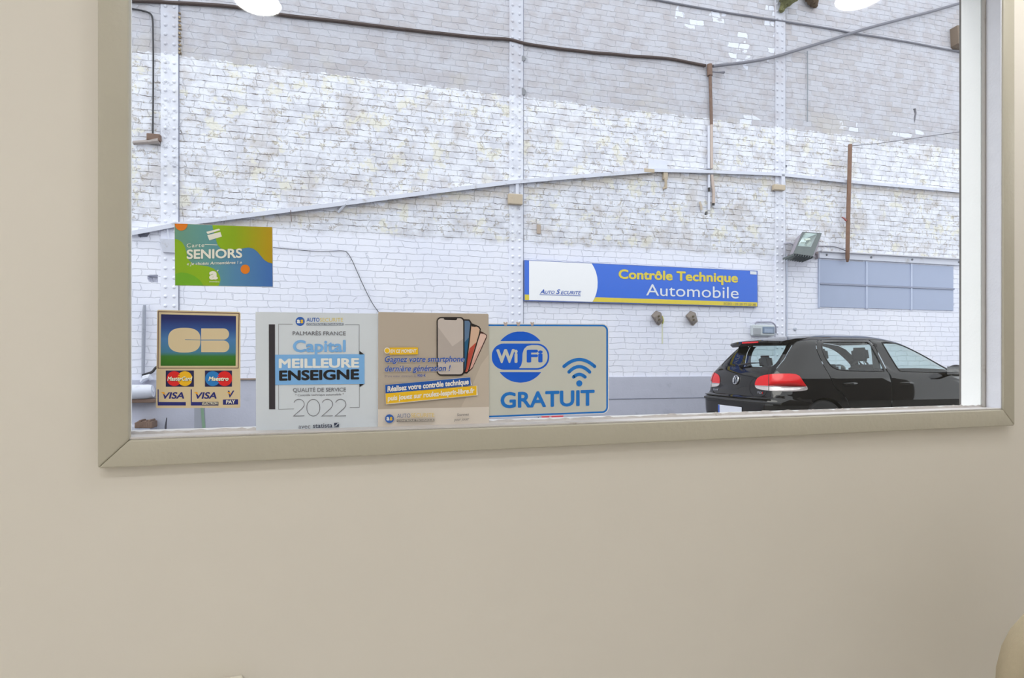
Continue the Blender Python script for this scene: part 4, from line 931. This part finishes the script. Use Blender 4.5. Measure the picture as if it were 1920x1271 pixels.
# low red barrier glimpsed under the wifi sign
c0 = hit(1035, 786, FW, 2.2)
t = thing('barrier', 'low red barrier board just visible beneath the GRATUIT sign', 'barrier', (c0.x, -2.2, 0), FW)
A, B = hit(1015, 794, FW, 2.2), hit(1056, 777.5, FW, 2.2)
b = MB(); b.box(A.x, B.x, -2.22, -2.19, A.z, B.z, .012); b.cols('red_board', pout('barrier_red', 236, 92, 104, rough=.35), t)
b = MB(); M_ = W; mx_ = (A.x*.6+B.x*.4); b.box(mx_-.018, mx_+.012, -2.224, -2.186, A.z-.002, B.z+.002, .004); b.cols('pale_band', pout('barrier_pale', 240, 170, 178, rough=.35), t)
b = MB(); b.tube([Vector((mx_, -2.2, A.z+.01)), Vector((mx_, -2.2, A.z-.10))], .012, 7); l0, l1 = hit(1012.6, 791, FW, 2.2), hit(1062.4, 791, FW, 2.2)
b.tube([Vector((l0.x+.01, -2.2, A.z-.10)), Vector((l1.x-.01, -2.2, A.z-.10))], .008, 7); b.cols('cross_rod', M_BLACK, t)
for x0, x1 in ((1009, 1012), (1066, 1063)):
    P0, P1 = hit(x0, 782, FW, 2.2), hit(x1, 791, FW, 2.2); k_ = (P1.x-P0.x)/(P0.z-P1.z)
    b = MB(); b.tube([P0, P1, Vector((P1.x+k_*.15, -2.2, P1.z-.15)), Vector((P1.x+k_*.15, -2.2, 0))], .006, 6); b.cols('wire_leg', M_BLACK, t)

#PART3
# ------------------------------------------------------------------ the black hatchback
CX, CZ = 3.217, 7.17                               # near rear corner, right of and ahead of the camera
_k = CAM + RGT*CX + FWD*CZ
_u = (FW.M.to_3x3() @ Vector((1, 0, 0))); _n = (FW.M.to_3x3() @ Vector((0, 1, 0)))
_ko = _k + _n*0.89; FCAR = Frame((_ko.x, _ko.y, 0), WANG)     # x forward from the rear bumper, +y the far side, z up
def pchip(xs, ys):
    n = len(xs); h = [xs[i+1]-xs[i] for i in range(n-1)]; d = [(ys[i+1]-ys[i])/h[i] for i in range(n-1)]
    m = [d[0]] + [0 if d[i-1]*d[i] <= 0 else 3*(h[i-1]+h[i])/((2*h[i]+h[i-1])/d[i-1]+(h[i]+2*h[i-1])/d[i]) for i in range(1, n-1)] + [d[-1]]
    def f(x):
        if x <= xs[0]: return ys[0]
        if x >= xs[-1]: return ys[-1]
        i = 0
        while x > xs[i+1]: i += 1
        t = (x-xs[i])/h[i]; t2 = t*t; t3 = t2*t
        return (2*t3-3*t2+1)*ys[i]+(t3-2*t2+t)*h[i]*m[i]+(-2*t3+3*t2)*ys[i+1]+(t3-t2)*h[i]*m[i+1]
    return f
f_xr = pchip([.2, .30, .42, .58, .635, .66, .72, .85, .95, 1.0, 1.05, 1.2, 1.36, 1.44, 1.52, 1.60, 1.68, 1.76],
             [.10, .03, .0, .0, .012, .06, .075, .085, .11, .14, .185, .32, .475, .54, .68, .90, 1.21, 1.62])
f_xf = pchip([.2, .4, .6, .75, .82, .88, .94, 1.0, 1.1, 1.2, 1.3, 1.36, 1.44, 1.52, 1.60, 1.68, 1.76],
             [4.05, 4.18, 4.19, 4.1, 3.95, 3.78, 3.50, 3.22, 3.02, 2.85, 2.66, 2.54, 2.40, 2.28, 2.15, 2.0, 1.80])
f_w = pchip([.2, .35, .5, .65, .8, .9, .95, 1.0, 1.1, 1.2, 1.3, 1.36, 1.44, 1.52, 1.60, 1.68, 1.76],
            [.80, .865, .88, .888, .884, .872, .855, .825, .778, .732, .684, .652, .585, .485, .350, .190, .002])
f_z = pchip([1.36, 1.44, 1.52, 1.60, 1.68, 1.76], [1.36, 1.4115, 1.4475, 1.472, 1.487, 1.492])
SB_ = [0, .62, 1.12, 3.70, 4.20, 4.80]
def body(s, q):                                   # surface point of the far half for the two surface coordinates
    z = q if q <= 1.36 else f_z(q)
    w_, xr_, xf_ = f_w(q), f_xr(q), f_xf(q)
    rc = min(.27 if q < 1.0 else .27-.05*min(1, (q-1.0)/.3), w_*.8); rf = min(.42, w_*.8, (xf_-xr_)*.4)
    if s <= SB_[1]: y = (w_-rc)*s/SB_[1]; x = xr_
    elif s <= SB_[2]: a = (s-SB_[1])/(SB_[2]-SB_[1])*math.pi/2; y = w_-rc+rc*math.sin(a); x = xr_+rc-rc*math.cos(a)
    elif s <= SB_[3]: x = xr_+rc+(xf_-rf-xr_-rc)*(s-SB_[2])/(SB_[3]-SB_[2]); y = w_
    elif s <= SB_[4]: a = (s-SB_[3])/(SB_[4]-SB_[3])*math.pi/2; y = w_-rf+rf*math.cos(a); x = xf_-rf+rf*math.sin(a)
    else: y = (w_-rf)*(1-(s-SB_[4])/(SB_[5]-SB_[4])); x = xf_
    yy = y/max(w_, .05); fr_ = min(1, max(0, (x-xr_)/1.2))
    x += .075*yy*yy*(1-fr_)*min(1, w_/.5) - .16*yy*yy*max(0, 1-(xf_-x)/1.0)*min(1, w_/.5)
    y *= 1-.035*max(0, 1-x/1.5)**2-.03*max(0, (x-2.7)/1.4)**2
    return Vector((x, y, z))
def s_side(x, q):
    lo, hi = .3, 4.5
    for _ in range(40):
        mid_ = (lo+hi)/2
        if body(mid_, q).x < x: lo = mid_
        else: hi = mid_
    return lo
def s_rear(y, q):
    lo, hi = 0, 2.0
    for _ in range(40):
        mid_ = (lo+hi)/2
        if body(mid_, q).y < y: lo = mid_
        else: hi = mid_
    return lo
def s_front(y, q):
    lo, hi = 3.4, 4.8
    for _ in range(40):
        mid_ = (lo+hi)/2
        if body(mid_, q).y > y: lo = mid_
        else: hi = mid_
    return lo
side = lambda P: [(s_side(x, z), z) for x, z in P]
rear = lambda P: [(s_rear(y, z), z) for y, z in P]
front = lambda P: [(s_front(y, z), z) for y, z in P]
def dens(P, d=.06):
    o = []
    for i in range(len(P)):
        a, c = P[i], P[(i+1) % len(P)]; n = max(1, int(math.hypot(c[0]-a[0], c[1]-a[1])/d))
        o += [(a[0]+(c[0]-a[0])*k/n, a[1]+(c[1]-a[1])*k/n) for k in range(n)]
    return o
def grow(P, d):                                   # outline moved outwards by d
    n = len(P); ar = sum(P[i][0]*P[(i+1) % n][1]-P[(i+1) % n][0]*P[i][1] for i in range(n)); sg = 1 if ar > 0 else -1; o = []
    for i in range(n):
        a, c = Vector(P[i-1]), Vector(P[(i+1) % n]); t_ = (c-a).normalized(); o.append((P[i][0]+t_.y*d*sg, P[i][1]-t_.x*d*sg))
    return o
L_RG = smooth([(.86, 1.22), (.88, 1.33), (.95, 1.378), (1.62, 1.388), (1.655, 1.37), (1.72, 1.0), (1.70, .985), (1.06, 1.0), (.94, 1.03), (.885, 1.10)], 2)
L_FG = smooth([(1.86, 1.375), (1.90, 1.388), (2.10, 1.367), (2.33, 1.30), (2.60, 1.155), (2.80, 1.025), (2.83, .985), (2.79, .965), (1.99, .985), (1.95, 1.0)], 2)
L_QG = smooth([(2.865, .985), (2.86, 1.0), (2.90, .995), (3.03, .955), (3.05, .94), (3.0, .935), (2.89, .955)], 1)
L_RD = smooth([(.80, 1.10), (.78, 1.30), (.86, 1.405), (1.0, 1.43), (1.62, 1.44), (1.69, 1.43), (1.70, 1.40), (1.755, 1.0), (1.765, .9), (1.765, .36), (1.73, .33), (1.20, .33), (1.14, .42), (1.10, .60), (1.0, .72), (.89, .79), (.84, .92)], 1)
L_FD = smooth([(1.715, 1.40), (1.715, 1.435), (2.08, 1.42), (2.37, 1.345), (2.66, 1.19), (2.93, 1.00), (2.95, .92), (2.94, .40), (2.90, .33), (1.82, .33), (1.785, .36), (1.785, .9), (1.77, 1.0)], 1)
R_GL = smooth([(-.56, 1.06), (-.50, 1.045), (.50, 1.045), (.56, 1.06), (.575, 1.10), (.54, 1.22), (.485, 1.35), (.43, 1.37), (-.43, 1.37), (-.485, 1.35), (-.54, 1.22), (-.575, 1.10)], 1)
reg = {}
def half(P): return [p for p in P if p[0] >= 0] and [(max(0, p[0]), p[1]) for p in P if p[0] >= -1e-6]
rg = [(0, 1.045), (.50, 1.045), (.555, 1.06), (.57, 1.10), (.54, 1.22), (.485, 1.345), (.44, 1.37), (0, 1.372)]
rg = [rg[0]] + smooth(rg[1:-1], 2, False) + [rg[-1]]
tg = [(0, .665), (.50, .665), (.565, .685), (.60, .75), (.612, .90), (.625, 1.02), (.615, 1.15), (.56, 1.30), (.53, 1.375), (0, 1.40)]
LAMP_O = smooth([(.40, .81), (.41, .86), (.46, .915), (.60, .948), (.90, .965), (1.05, .952), (1.12, .88), (1.19, .785), (1.17, .752), (.95, .742), (.60, .745), (.43, .762)], 1)
LOOPS = [('glass_rear_door', side(dens(L_RG))), ('glass_front_door', side(dens(L_FG))), ('glass_quarter', side(dens(L_QG))),
         ('door_rear', side(dens(L_RD))), ('door_front', side(dens(L_FD))),
         ('tail', LAMP_O), ('rear_glass', [(s_rear(y, z) if y > 0 else 0.0, z) for y, z in rg]),
         ('tailgate', [(s_rear(y, z) if y > 0 else 0.0, z) for y, z in dens(tg) if not (y == 0 and .665 < z < 1.40)])]
ws = [(0, 1.02), (.62, 1.005), (.68, 1.0), (.60, 1.18), (.52, 1.37), (0, 1.385)]
LOOPS.append(('windscreen', [(s_front(y, z) if y > 0 else 4.8, z) for y, z in dens(ws, .08) if not (y == 0 and 1.02 < z < 1.385)]))
LD = dict(LOOPS)
seam = {k: grow(LD[k], .010) for k in ('door_rear', 'door_front')}
seam['tailgate'] = [(max(0, a), c) for a, c in grow(LD['tailgate'], .009)]
SS = [i*.055 for i in range(int(4.8/.055)+1)]+[4.8]; QQ = [.2+i*.045 for i in range(int(1.56/.045)+1)]+[1.76]
WHEEL = [(.741, .316), (3.319, .316)]; WR = .345
arch = []
for wx, wz in WHEEL:
    A_ = [(wx+WR*math.cos(math.radians(a)), wz+WR*math.sin(math.radians(a))) for a in range(-18, 199, 8)]
    arch.append([(s_side(x, max(.2, z)), max(.2, z)) for x, z in A_])
pts2 = [(0, .2), (4.8, .2), (4.8, 1.76), (0, 1.76)]; cons = [[0, 1, 2, 3]]
for P in list(LD.values())+list(seam.values())+arch+[[(0, .652), (.75, .652), (1.0, .64), (1.28, .60), (1.28, .2), (0, .2)]]:
    cons.append(list(range(len(pts2), len(pts2)+len(P)))); pts2 += P
ed2 = [(len(pts2), len(pts2)+1)]; pts2 += [(.36, .805), (1.25, .805)]   # red and clear halves of the lamps
pts2 += [(s_, q_) for s_ in SS for q_ in QQ]
ov, oe, of, *_r = delaunay_2d_cdt([Vector(p) for p in pts2], ed2, cons, 0, 1e-5)
BUMP_P = [(0, .652), (.75, .652), (1.0, .64), (1.28, .60), (1.28, .2), (0, .2)]
groups = {}
def classify(c):
    if any(inside(c, a) for a in arch): return None
    for k in ('glass_rear_door', 'glass_front_door', 'glass_quarter', 'rear_glass', 'windscreen'):
        if inside(c, LD[k]): return k
    if inside(c, LD['tail']): return 'tail_clear' if c[1] < .805 else 'tail_red'
    for k in ('door_rear', 'door_front', 'tailgate'):
        if inside(c, LD[k]): return k
        if inside(c, seam[k]): return None if k != 'tailgate' or c[0] > .015 else 'tailgate'
    if inside(c, BUMP_P): return 'bumper'
    return 'shell'
for f in of:
    if len(f) < 3: continue
    c = sum((ov[i] for i in f), Vector((0, 0)))/len(f)
    if not (0 <= c.x <= 4.8 and .2 <= c.y <= 1.76): continue
    k = classify(c)
    if k: groups.setdefault(k, []).append(f)
p3 = [body(v.x, v.y) for v in ov]
def nrm(v):
    e = 1e-3; a = body(min(4.8, v.x+e), v.y)-body(max(0, v.x-e), v.y); c = body(v.x, min(1.76, v.y+e))-body(v.x, max(.2, v.y-e))
    n_ = c.cross(a); return n_.normalized() if n_.length > 1e-9 else Vector((0, 0, 1))
M_PAINT = paint('car_black_paint', (0.005, 0.0045, 0.0045, 1), rough=.25, var=.1, coat=1.0, spec=.0)
M_TRIM = paint('car_black_plastic', (0.018, 0.018, 0.020, 1), rough=.55, var=.1)
M_CGLASS = glass('car_glass', (.80, .90, .885), 1.5, 0.0, 1.1); M_SEAT = paint('seat_cloth', (.035, .034, .036, 1), rough=.9, var=.2, scale=60)
M_RED = paint('lamp_red', (.62, .008, .012, 1), rough=.2, var=.15, scale=40, coat=.25, spec=.3); M_CLEAR = paint('lamp_clear', (.62, .56, .55, 1), rough=.1, var=.3, scale=30, coat=1.0, metal=.35)
M_SILV = paint('badge_silver', (.72, .73, .76, 1), rough=.18, metal=1.0, var=.05)
car = thing('car', 'black five door hatchback parked along the white brick wall', 'car', (2.1, 0, 0), FCAR)
SGN = {'far': 1, 'near': -1}
def patch(name, keys, mat, parent, sides=('far', 'near'), lift=0.0, thick=0.0):
    b = MB()
    for sd_ in sides:
        sg = SGN[sd_]; mp = {}
        def V(i):
            if i not in mp:
                c = p3[i]+(nrm(ov[i])*lift if lift else Vector((0, 0, 0))); mp[i] = b.bm.verts.new((c.x, c.y*sg, c.z))
            return mp[i]
        for k in keys:
            for f in groups.get(k, []):
                try: b.bm.faces.new([V(i) for i in f])
                except ValueError: pass
    bmesh.ops.remove_doubles(b.bm, verts=list(b.bm.verts), dist=2e-4)
    b.sm = True; o = b.cols(name, mat, parent)
    for e in o.data.edges: e.use_edge_sharp = False
    return o
patch('body_shell', ['shell'], M_PAINT, car)
patch('rear_bumper', ['bumper'], M_PAINT, car, lift=.012)
tgo = patch('tailgate', ['tailgate'], M_PAINT, car)
patch('rear_window', ['rear_glass'], M_CGLASS, tgo, lift=-.004)
patch('windscreen', ['windscreen'], M_CGLASS, car, lift=-.004)
for sd_ in ('near', 'far'):
    for k, g_ in (('rear', ['glass_rear_door']), ('front', ['glass_front_door', 'glass_quarter'])):
        d_ = patch(k+'_door', ['door_'+k], M_PAINT, car, (sd_,))
        patch('door_window', g_, M_CGLASS, d_, (sd_,), lift=-.004)
        hx = 1.30 if k == 'rear' else 2.02
        hx += -.28 if k == 'rear' else -.10
        b = MB(); pz = .83; P_ = []
        for i in range(7):
            x = hx+i*.034; c = body(s_side(x, pz), pz); c.z = pz+.006*i/6; P_.append(Vector((c.x, (c.y+.028*math.sin(math.pi*min(1, max(0, (i+.15)/6.3))))*SGN[sd_], c.z)))
        b.tube(P_, [.012, .016, .017, .017, .017, .016, .012], 8); b.cols('door_handle', M_PAINT, d_)
        b = MB(); Q_ = [body(s, z) for s, z in side(L_RG if k == 'rear' else L_FG)]
        b.tube([Vector((v.x, (v.y+.002)*SGN[sd_], v.z)) for v in Q_+Q_[:1]], .0065, 6, False); b.cols('window_seal', M_TRIM, d_)
    l_ = patch('tail_light', ['tail_red'], M_RED, car, (sd_,), lift=.006)
    patch('reverse_lens', ['tail_clear'], M_CLEAR, l_, (sd_,), lift=.007)
    b = MB(); P_ = []
    for i in range(14): q_ = .75+i*.0155; c = body(.655-.01*i/13, q_)+nrm(Vector((.65, q_)))*.0065; P_.append(Vector((c.x, c.y*SGN[sd_], c.z)))
    b.tube(P_, .004, 6); b.cols('lamp_joint', M_TRIM, l_)
    b = MB()
    for q_ in (.800, ):
        P_ = []
        for i in range(24): s_ = .42+i*.0325; c = body(s_, q_)+nrm(Vector((s_, q_)))*.0075; P_.append(Vector((c.x, c.y*SGN[sd_], c.z)))
        b.tube(P_, .004, 6)
    b.cols('lamp_divider', M_SILV, l_)
# spoiler with its brake light
sp_ = []
def spoil(y):
    yt = abs(y)/.545
    te = Vector((.315+.07*yt**2.4, y, 1.402-.022*yt**2)); ro = Vector((.74+.04*yt, y*.99, 1.462-.035*yt**2.4)); md = (te+ro)/2+Vector((0, 0, .012))
    bo = Vector((.52, y*.97, 1.325)); tb = te+Vector((.030, 0, -.070+.012*yt**3)); nz_ = te+Vector((-.012, 0, -.024)); return [ro, md, te, nz_, tb, bo]
b = MB(); rings = [[b.bm.verts.new(v) for v in spoil(-.545+1.09*i/24)] for i in range(25)]
for A, B in zip(rings, rings[1:]):
    for k in range(5): b.bm.faces.new((A[k], A[k+1], B[k+1], B[k]))
b.bm.faces.new(rings[0]); b.bm.faces.new(rings[-1][::-1])
b.sm = True; spo = b.cols('spoiler', M_PAINT, tgo)
b = MB(); b.box(.299, .34, -.17, .17, 1.368, 1.390, .003); b.cols('brake_light', M_RED, spo) if False else b.cols('brake_light', M_RED, tgo)
# wiper, badge, lettering, plate, bumper trims
def rp(y, z, lift=.006):
    s_ = s_rear(abs(y), z); c = body(s_, z); n_ = nrm(Vector((max(.002, s_), z))); c = c+n_*lift; return Vector((c.x, c.y if y >= 0 else -c.y, c.z))
b = MB(); b.tube([rp(.02, 1.045, .03), rp(-.15, 1.075, .03), rp(-.36, 1.082, .025)], [.014, .010, .006], 7); b.tube([rp(.02, 1.045, .0), rp(.02, 1.045, .04)], .02, 10)
b.cols('rear_wiper', M_TRIM, tgo)
bz = .865; c0 = rp(0, bz, .004); n0 = nrm(Vector((.002, bz))); n0.y = 0; n0.normalize()
MX = Matrix.Translation(c0) @ n0.to_track_quat('Z', 'Y').to_matrix().to_4x4()
b = MB(); b.lathe([(0, .004), (.060, .006), (.062, .001), (.062, -.012)], MX, 32); bd = b.cols('round_badge', paint('badge_ground', (.05, .06, .09, 1), rough=.25, metal=.6), tgo)
b = MB(); tor = [(.0535, .006), (.0545, .011), (.059, .0125), (.0635, .010), (.065, .002)]; b.lathe(tor, MX, 36)
def bar(pts):
    b.tube([MX @ Vector((x, y, .0095)) for x, y in pts], .0052, 6)
bar([(-.026, .050), (0, -.002+.008), (.026, .050)]); bar([(-.050, .026), (-.024, -.046), (0, .004), (.024, -.046), (.050, .026)])
b.cols('badge_emblem', M_SILV, bd)
def car_text(txt, y0, y1, z, h, mat):
    me = text_mesh(txt, 0, 0, 1.1); a, c, d, e = _bb(me); t_ = bmesh.new(); t_.from_mesh(me); bpy.data.meshes.remove(me)
    for v in t_.verts: v.co = rp(y0+(v.co.x-a)/(c-a)*(y1-y0), z+v.co.y/CAPH*h, .004)
    r_ = bmesh.ops.extrude_face_region(t_, geom=list(t_.faces)); bmesh.ops.translate(t_, vec=(-.003, 0, 0), verts=[v for v in r_['geom'] if isinstance(v, bmesh.types.BMVert)])
    q_ = MB(); q_.join(t_); q_.cols('badge_lettering', mat, tgo, smooth=False)
car_text('Golf', .56, .41, .70, .026, M_SILV); car_text('TD', -.44, -.515, .70, .024, M_SILV); car_text('I', -.523, -.53, .70, .024, M_RED)
b = MB(); P_ = [];
for i in range(31):
    y = -.80+1.6*i/30; P_.append(rp(y, .592, .018))
b.tube(P_, .016, 6); b.cols('bumper_strip', M_TRIM, car)
b = MB(); P_ = [rp(-.70+1.4*i/24, .635, .014) for i in range(25)]; b.tube(P_, .010, 6); b.cols('bumper_lip', M_PAINT, car)
b = MB(); b.box(-.022, -.010, -.26, .26, .40, .51, .003); pl_ = b.cols('number_plate', paint('plate_white', (.82, .83, .84, 1), rough=.3), car)
b = MB(); b.box(-.024, -.0215, .222, .258, .402, .508, .0005); b.cols('plate_band', paint('plate_blue', (.04, .10, .42, 1), rough=.3), pl_)
for sg in (-1, 1):
    # mirrors
    mt = MB(); t_ = bmesh.new(); bmesh.ops.create_icosphere(t_, subdivisions=3, radius=1.0, matrix=Matrix.Translation((2.73, sg*.985, 1.0)) @ Matrix.Diagonal((.085, .115, .075, 1))); 
    for v in t_.verts: v.co.x = max(v.co.x, 2.685)
    mt.join(t_); mt.sm = True; mo = mt.cols('door_mirror', M_PAINT, car)
    b = MB(); b.tube([Vector((2.76, sg*.84, .955)), Vector((2.75, sg*.91, .965))], [.035, .03], 8); b.cols('mirror_foot', M_TRIM, mo)
    b = MB(); b.box(2.680, 2.684, sg*.985-.09, sg*.985+.09, .945, 1.05, .0008); b.cols('mirror_glass', M_SILV, mo)
# wheels with tyre, rim and arches
M_TYRE = paint('tyre_rubber', (.022, .022, .023, 1), rough=.85, var=.2); M_RIMC = paint('wheel_alloy', (.55, .56, .58, 1), rough=.3, metal=.9)
for wx, wz in WHEEL:
    for sg in (-1, 1):
        MW = Matrix.Translation((wx, sg*.765, wz)) @ Matrix.Rotation(-sg*math.pi/2, 4, 'X')
        b = MB(); b.lathe([(.20, -.10), (.29, -.105), (.314, -.08), (.316, 0), (.314, .08), (.29, .105), (.20, .10)], MW, 40); wh = b.cols('wheel', M_TYRE, car)
        b = MB(); b.lathe([(.0, .075), (.05, .085), (.06, .07), (.19, .088), (.205, .098), (.205, -.09)], MW, 40)
        b.cols('rim', M_RIMC, wh)
        b = MB()
        for k in range(5):
            a = 2*math.pi*k/5; b.prism([MW @ Vector((r*math.cos(a+da), r*math.sin(a+da), h)) for r, da, h in ((.05, -.5, .09), (.19, -.17, .103), (.19, .17, .103), (.05, .5, .09))], MW.to_3x3() @ Vector((0, 0, -.02)))
        b.cols('spokes', M_RIMC, wh)
        b = MB(); r0 = [Vector((wx+.352*math.cos(math.radians(a)), 0, wz+.352*math.sin(math.radians(a)))) for a in range(-20, 201, 10)]
        A = [b.bm.verts.new((v.x, sg*.86, max(.2, v.z))) for v in r0]; B = [b.bm.verts.new((v.x, sg*.58, max(.2, v.z))) for v in r0]
        for i in range(len(r0)-1): b.bm.faces.new((A[i], A[i+1], B[i+1], B[i]))
        b.bm.faces.new(B); b.cols('wheel_well', M_TRIM, car)
b = MB(); b.box(.25, 4.0, -.80, .80, .19, .26, .02); b.cols('underbody', M_TRIM, car)
b = MB(); b.box(.35, 3.1, -.70, .70, .30, .40, .02); b.box(2.85, 3.15, -.70, .70, .40, .95, .05); b.cols('cabin_floor', M_SEAT, car)
def seat(x, y, wd, hgt, rearb=False):
    b = MB(); b.box(x, x+.50, y-wd/2, y+wd/2, .40, .56, .05, 3); st = b.cols('seat', M_SEAT, car)
    t_ = bmesh.new(); bmesh.ops.create_cube(t_, size=1.0, matrix=Matrix.Diagonal((.13, wd, hgt, 1))); bmesh.ops.bevel(t_, geom=list(t_.edges), offset=.045, segments=3, affect='EDGES')
    b = MB(); b.join(t_, Matrix.Translation((x-.06, y, .50+hgt/2)) @ Matrix.Rotation(-.22, 4, 'Y')); b.sm = True; b.cols('backrest', M_SEAT, st); return st
def headrest(st, x, y, z, wd):
    t_ = bmesh.new(); bmesh.ops.create_cube(t_, size=1.0, matrix=Matrix.Diagonal((.10, wd, .19, 1))); bmesh.ops.bevel(t_, geom=list(t_.edges), offset=.042, segments=3, affect='EDGES')
    b = MB(); b.join(t_, Matrix.Translation((x, y, z)) @ Matrix.Rotation(-.2, 4, 'Y')); b.sm = True; b.cols('headrest', M_SEAT, st)
    b = MB()
    for dy in (-.05, .05): b.tube([Vector((x+.01, y+dy, z-.08)), Vector((x+.04, y+dy, z-.20))], .006, 6)
    b.cols('headrest_posts', M_SILV, st)
for y in (-.36, .36):
    st = seat(1.98, y, .50, .58); headrest(st, 1.80, y, 1.215, .27)
st = seat(1.05, 0, 1.24, .52)
for y in (-.40, .40): headrest(st, .87, y, 1.11, .25)
b = MB(); b.tube([Vector((2.52+.02*math.sin(a), -.0+.36+.18*math.cos(a), .96+.18*math.sin(a))) for a in [2*math.pi*i/24 for i in range(25)]], .014, 7, False); b.cols('steering_wheel', M_TRIM, car)
for sg in (-1, 1):
    b = MB(); b.tube([Vector((1.74, sg*.64, 1.34)), Vector((1.73, sg*.70, 1.02))], [.035, .045], 8); b.cols('inner_pillar', M_SEAT, car)
b = MB(); b.tube([Vector((.70, -.60, 1.36)), Vector((.55, -.66, 1.05))], .03, 6); b.cols('inner_trim', M_SEAT, car)

# ------------------------------------------------------------------ foreground in the room: chair back at the right, white box low on the wall
M_CHAIR = paint('chair_fabric', rgb(176, 165, 142, EI), rough=.85, var=.06, scale=80, bump=.001)
c0 = at_depth(2096, 1330, 1.25); kx, ky = c0.x, c0.y
ch = thing('chair', 'tan upholstered chair with a rounded back at the lower right edge', 'chair', (kx, ky-.05, 0))
FCH = Frame((kx, ky-.05, 0), -TH)
tp = at_depth(1922, 1150, 1.25); hw_ = .225; ztop = tp.z+.045
def shell_pts(sc, yo):
    o = []
    for i in range(33):
        a = math.pi*2*i/32; ca, sa = math.cos(a), math.sin(a)
        o.append(Vector((kx, ky, 0))+RGT*(hw_*sc*math.copysign(abs(ca)**.75, ca))+FWD*(yo+.03*ca*ca)+Vector((0, 0, ztop-.26+.26*sc*math.copysign(abs(sa)**.75, sa))))
    return o[:-1]
b = MB(); rings = [[b.bm.verts.new(v) for v in shell_pts(sc, yo)] for sc, yo in ((.5, -.045), (.88, -.04), (.97, -.025), (1.0, 0), (.97, .025), (.88, .04), (.5, .045))]
for A, B in zip(rings, rings[1:]):
    for k in range(32): b.bm.faces.new((A[k], A[(k+1) % 32], B[(k+1) % 32], B[k]))
b.bm.faces.new(rings[0]); b.bm.faces.new(rings[-1][::-1]); b.sm = True; b.cols('backrest', M_CHAIR, ch)
b = MB(); t_ = bmesh.new(); bmesh.ops.create_cube(t_, size=1.0, matrix=Matrix.Diagonal((.44, .42, .08, 1))); bmesh.ops.bevel(t_, geom=list(t_.edges), offset=.03, segments=3, affect='EDGES')
sc_ = Vector((kx, ky, .44))-FWD*.26+RGT*0
b.join(t_, Matrix.Translation(sc_) @ Matrix.Rotation(-TH, 4, 'Z')); b.sm = True; b.cols('seat', M_CHAIR, ch)
M_LEG = paint('chair_leg_dark', (.05, .05, .05, 1), rough=.4)
for sx in (-.19, .19):
    for sy in (-.18, .18):
        p0 = sc_+RGT*sx+FWD*sy; b = MB(); b.tube([Vector((p0.x, p0.y, .41)), Vector((p0.x, p0.y, 0))], .014, 8); b.cols('leg', M_LEG, ch)
    p0 = sc_+RGT*sx+FWD*.20; p1 = Vector((kx, ky, ztop-.36))+RGT*sx*.9; b = MB(); b.tube([Vector((p0.x, p0.y, .43)), p1], .012, 8); b.cols('back_support', M_LEG, ch)
A, B = N0(372, 1300), N0(456, 1263.5)
b = MB(); b.box(A.x-.06, B.x, -.035, 0, B.z-.12, B.z, .004); bx_ = tag(b.cols('junction_box', paint('box_white', rgb(212, 208, 196, EI), rough=.35)), 'white box on the room wall, only its top edge showing at the bottom', 'box')
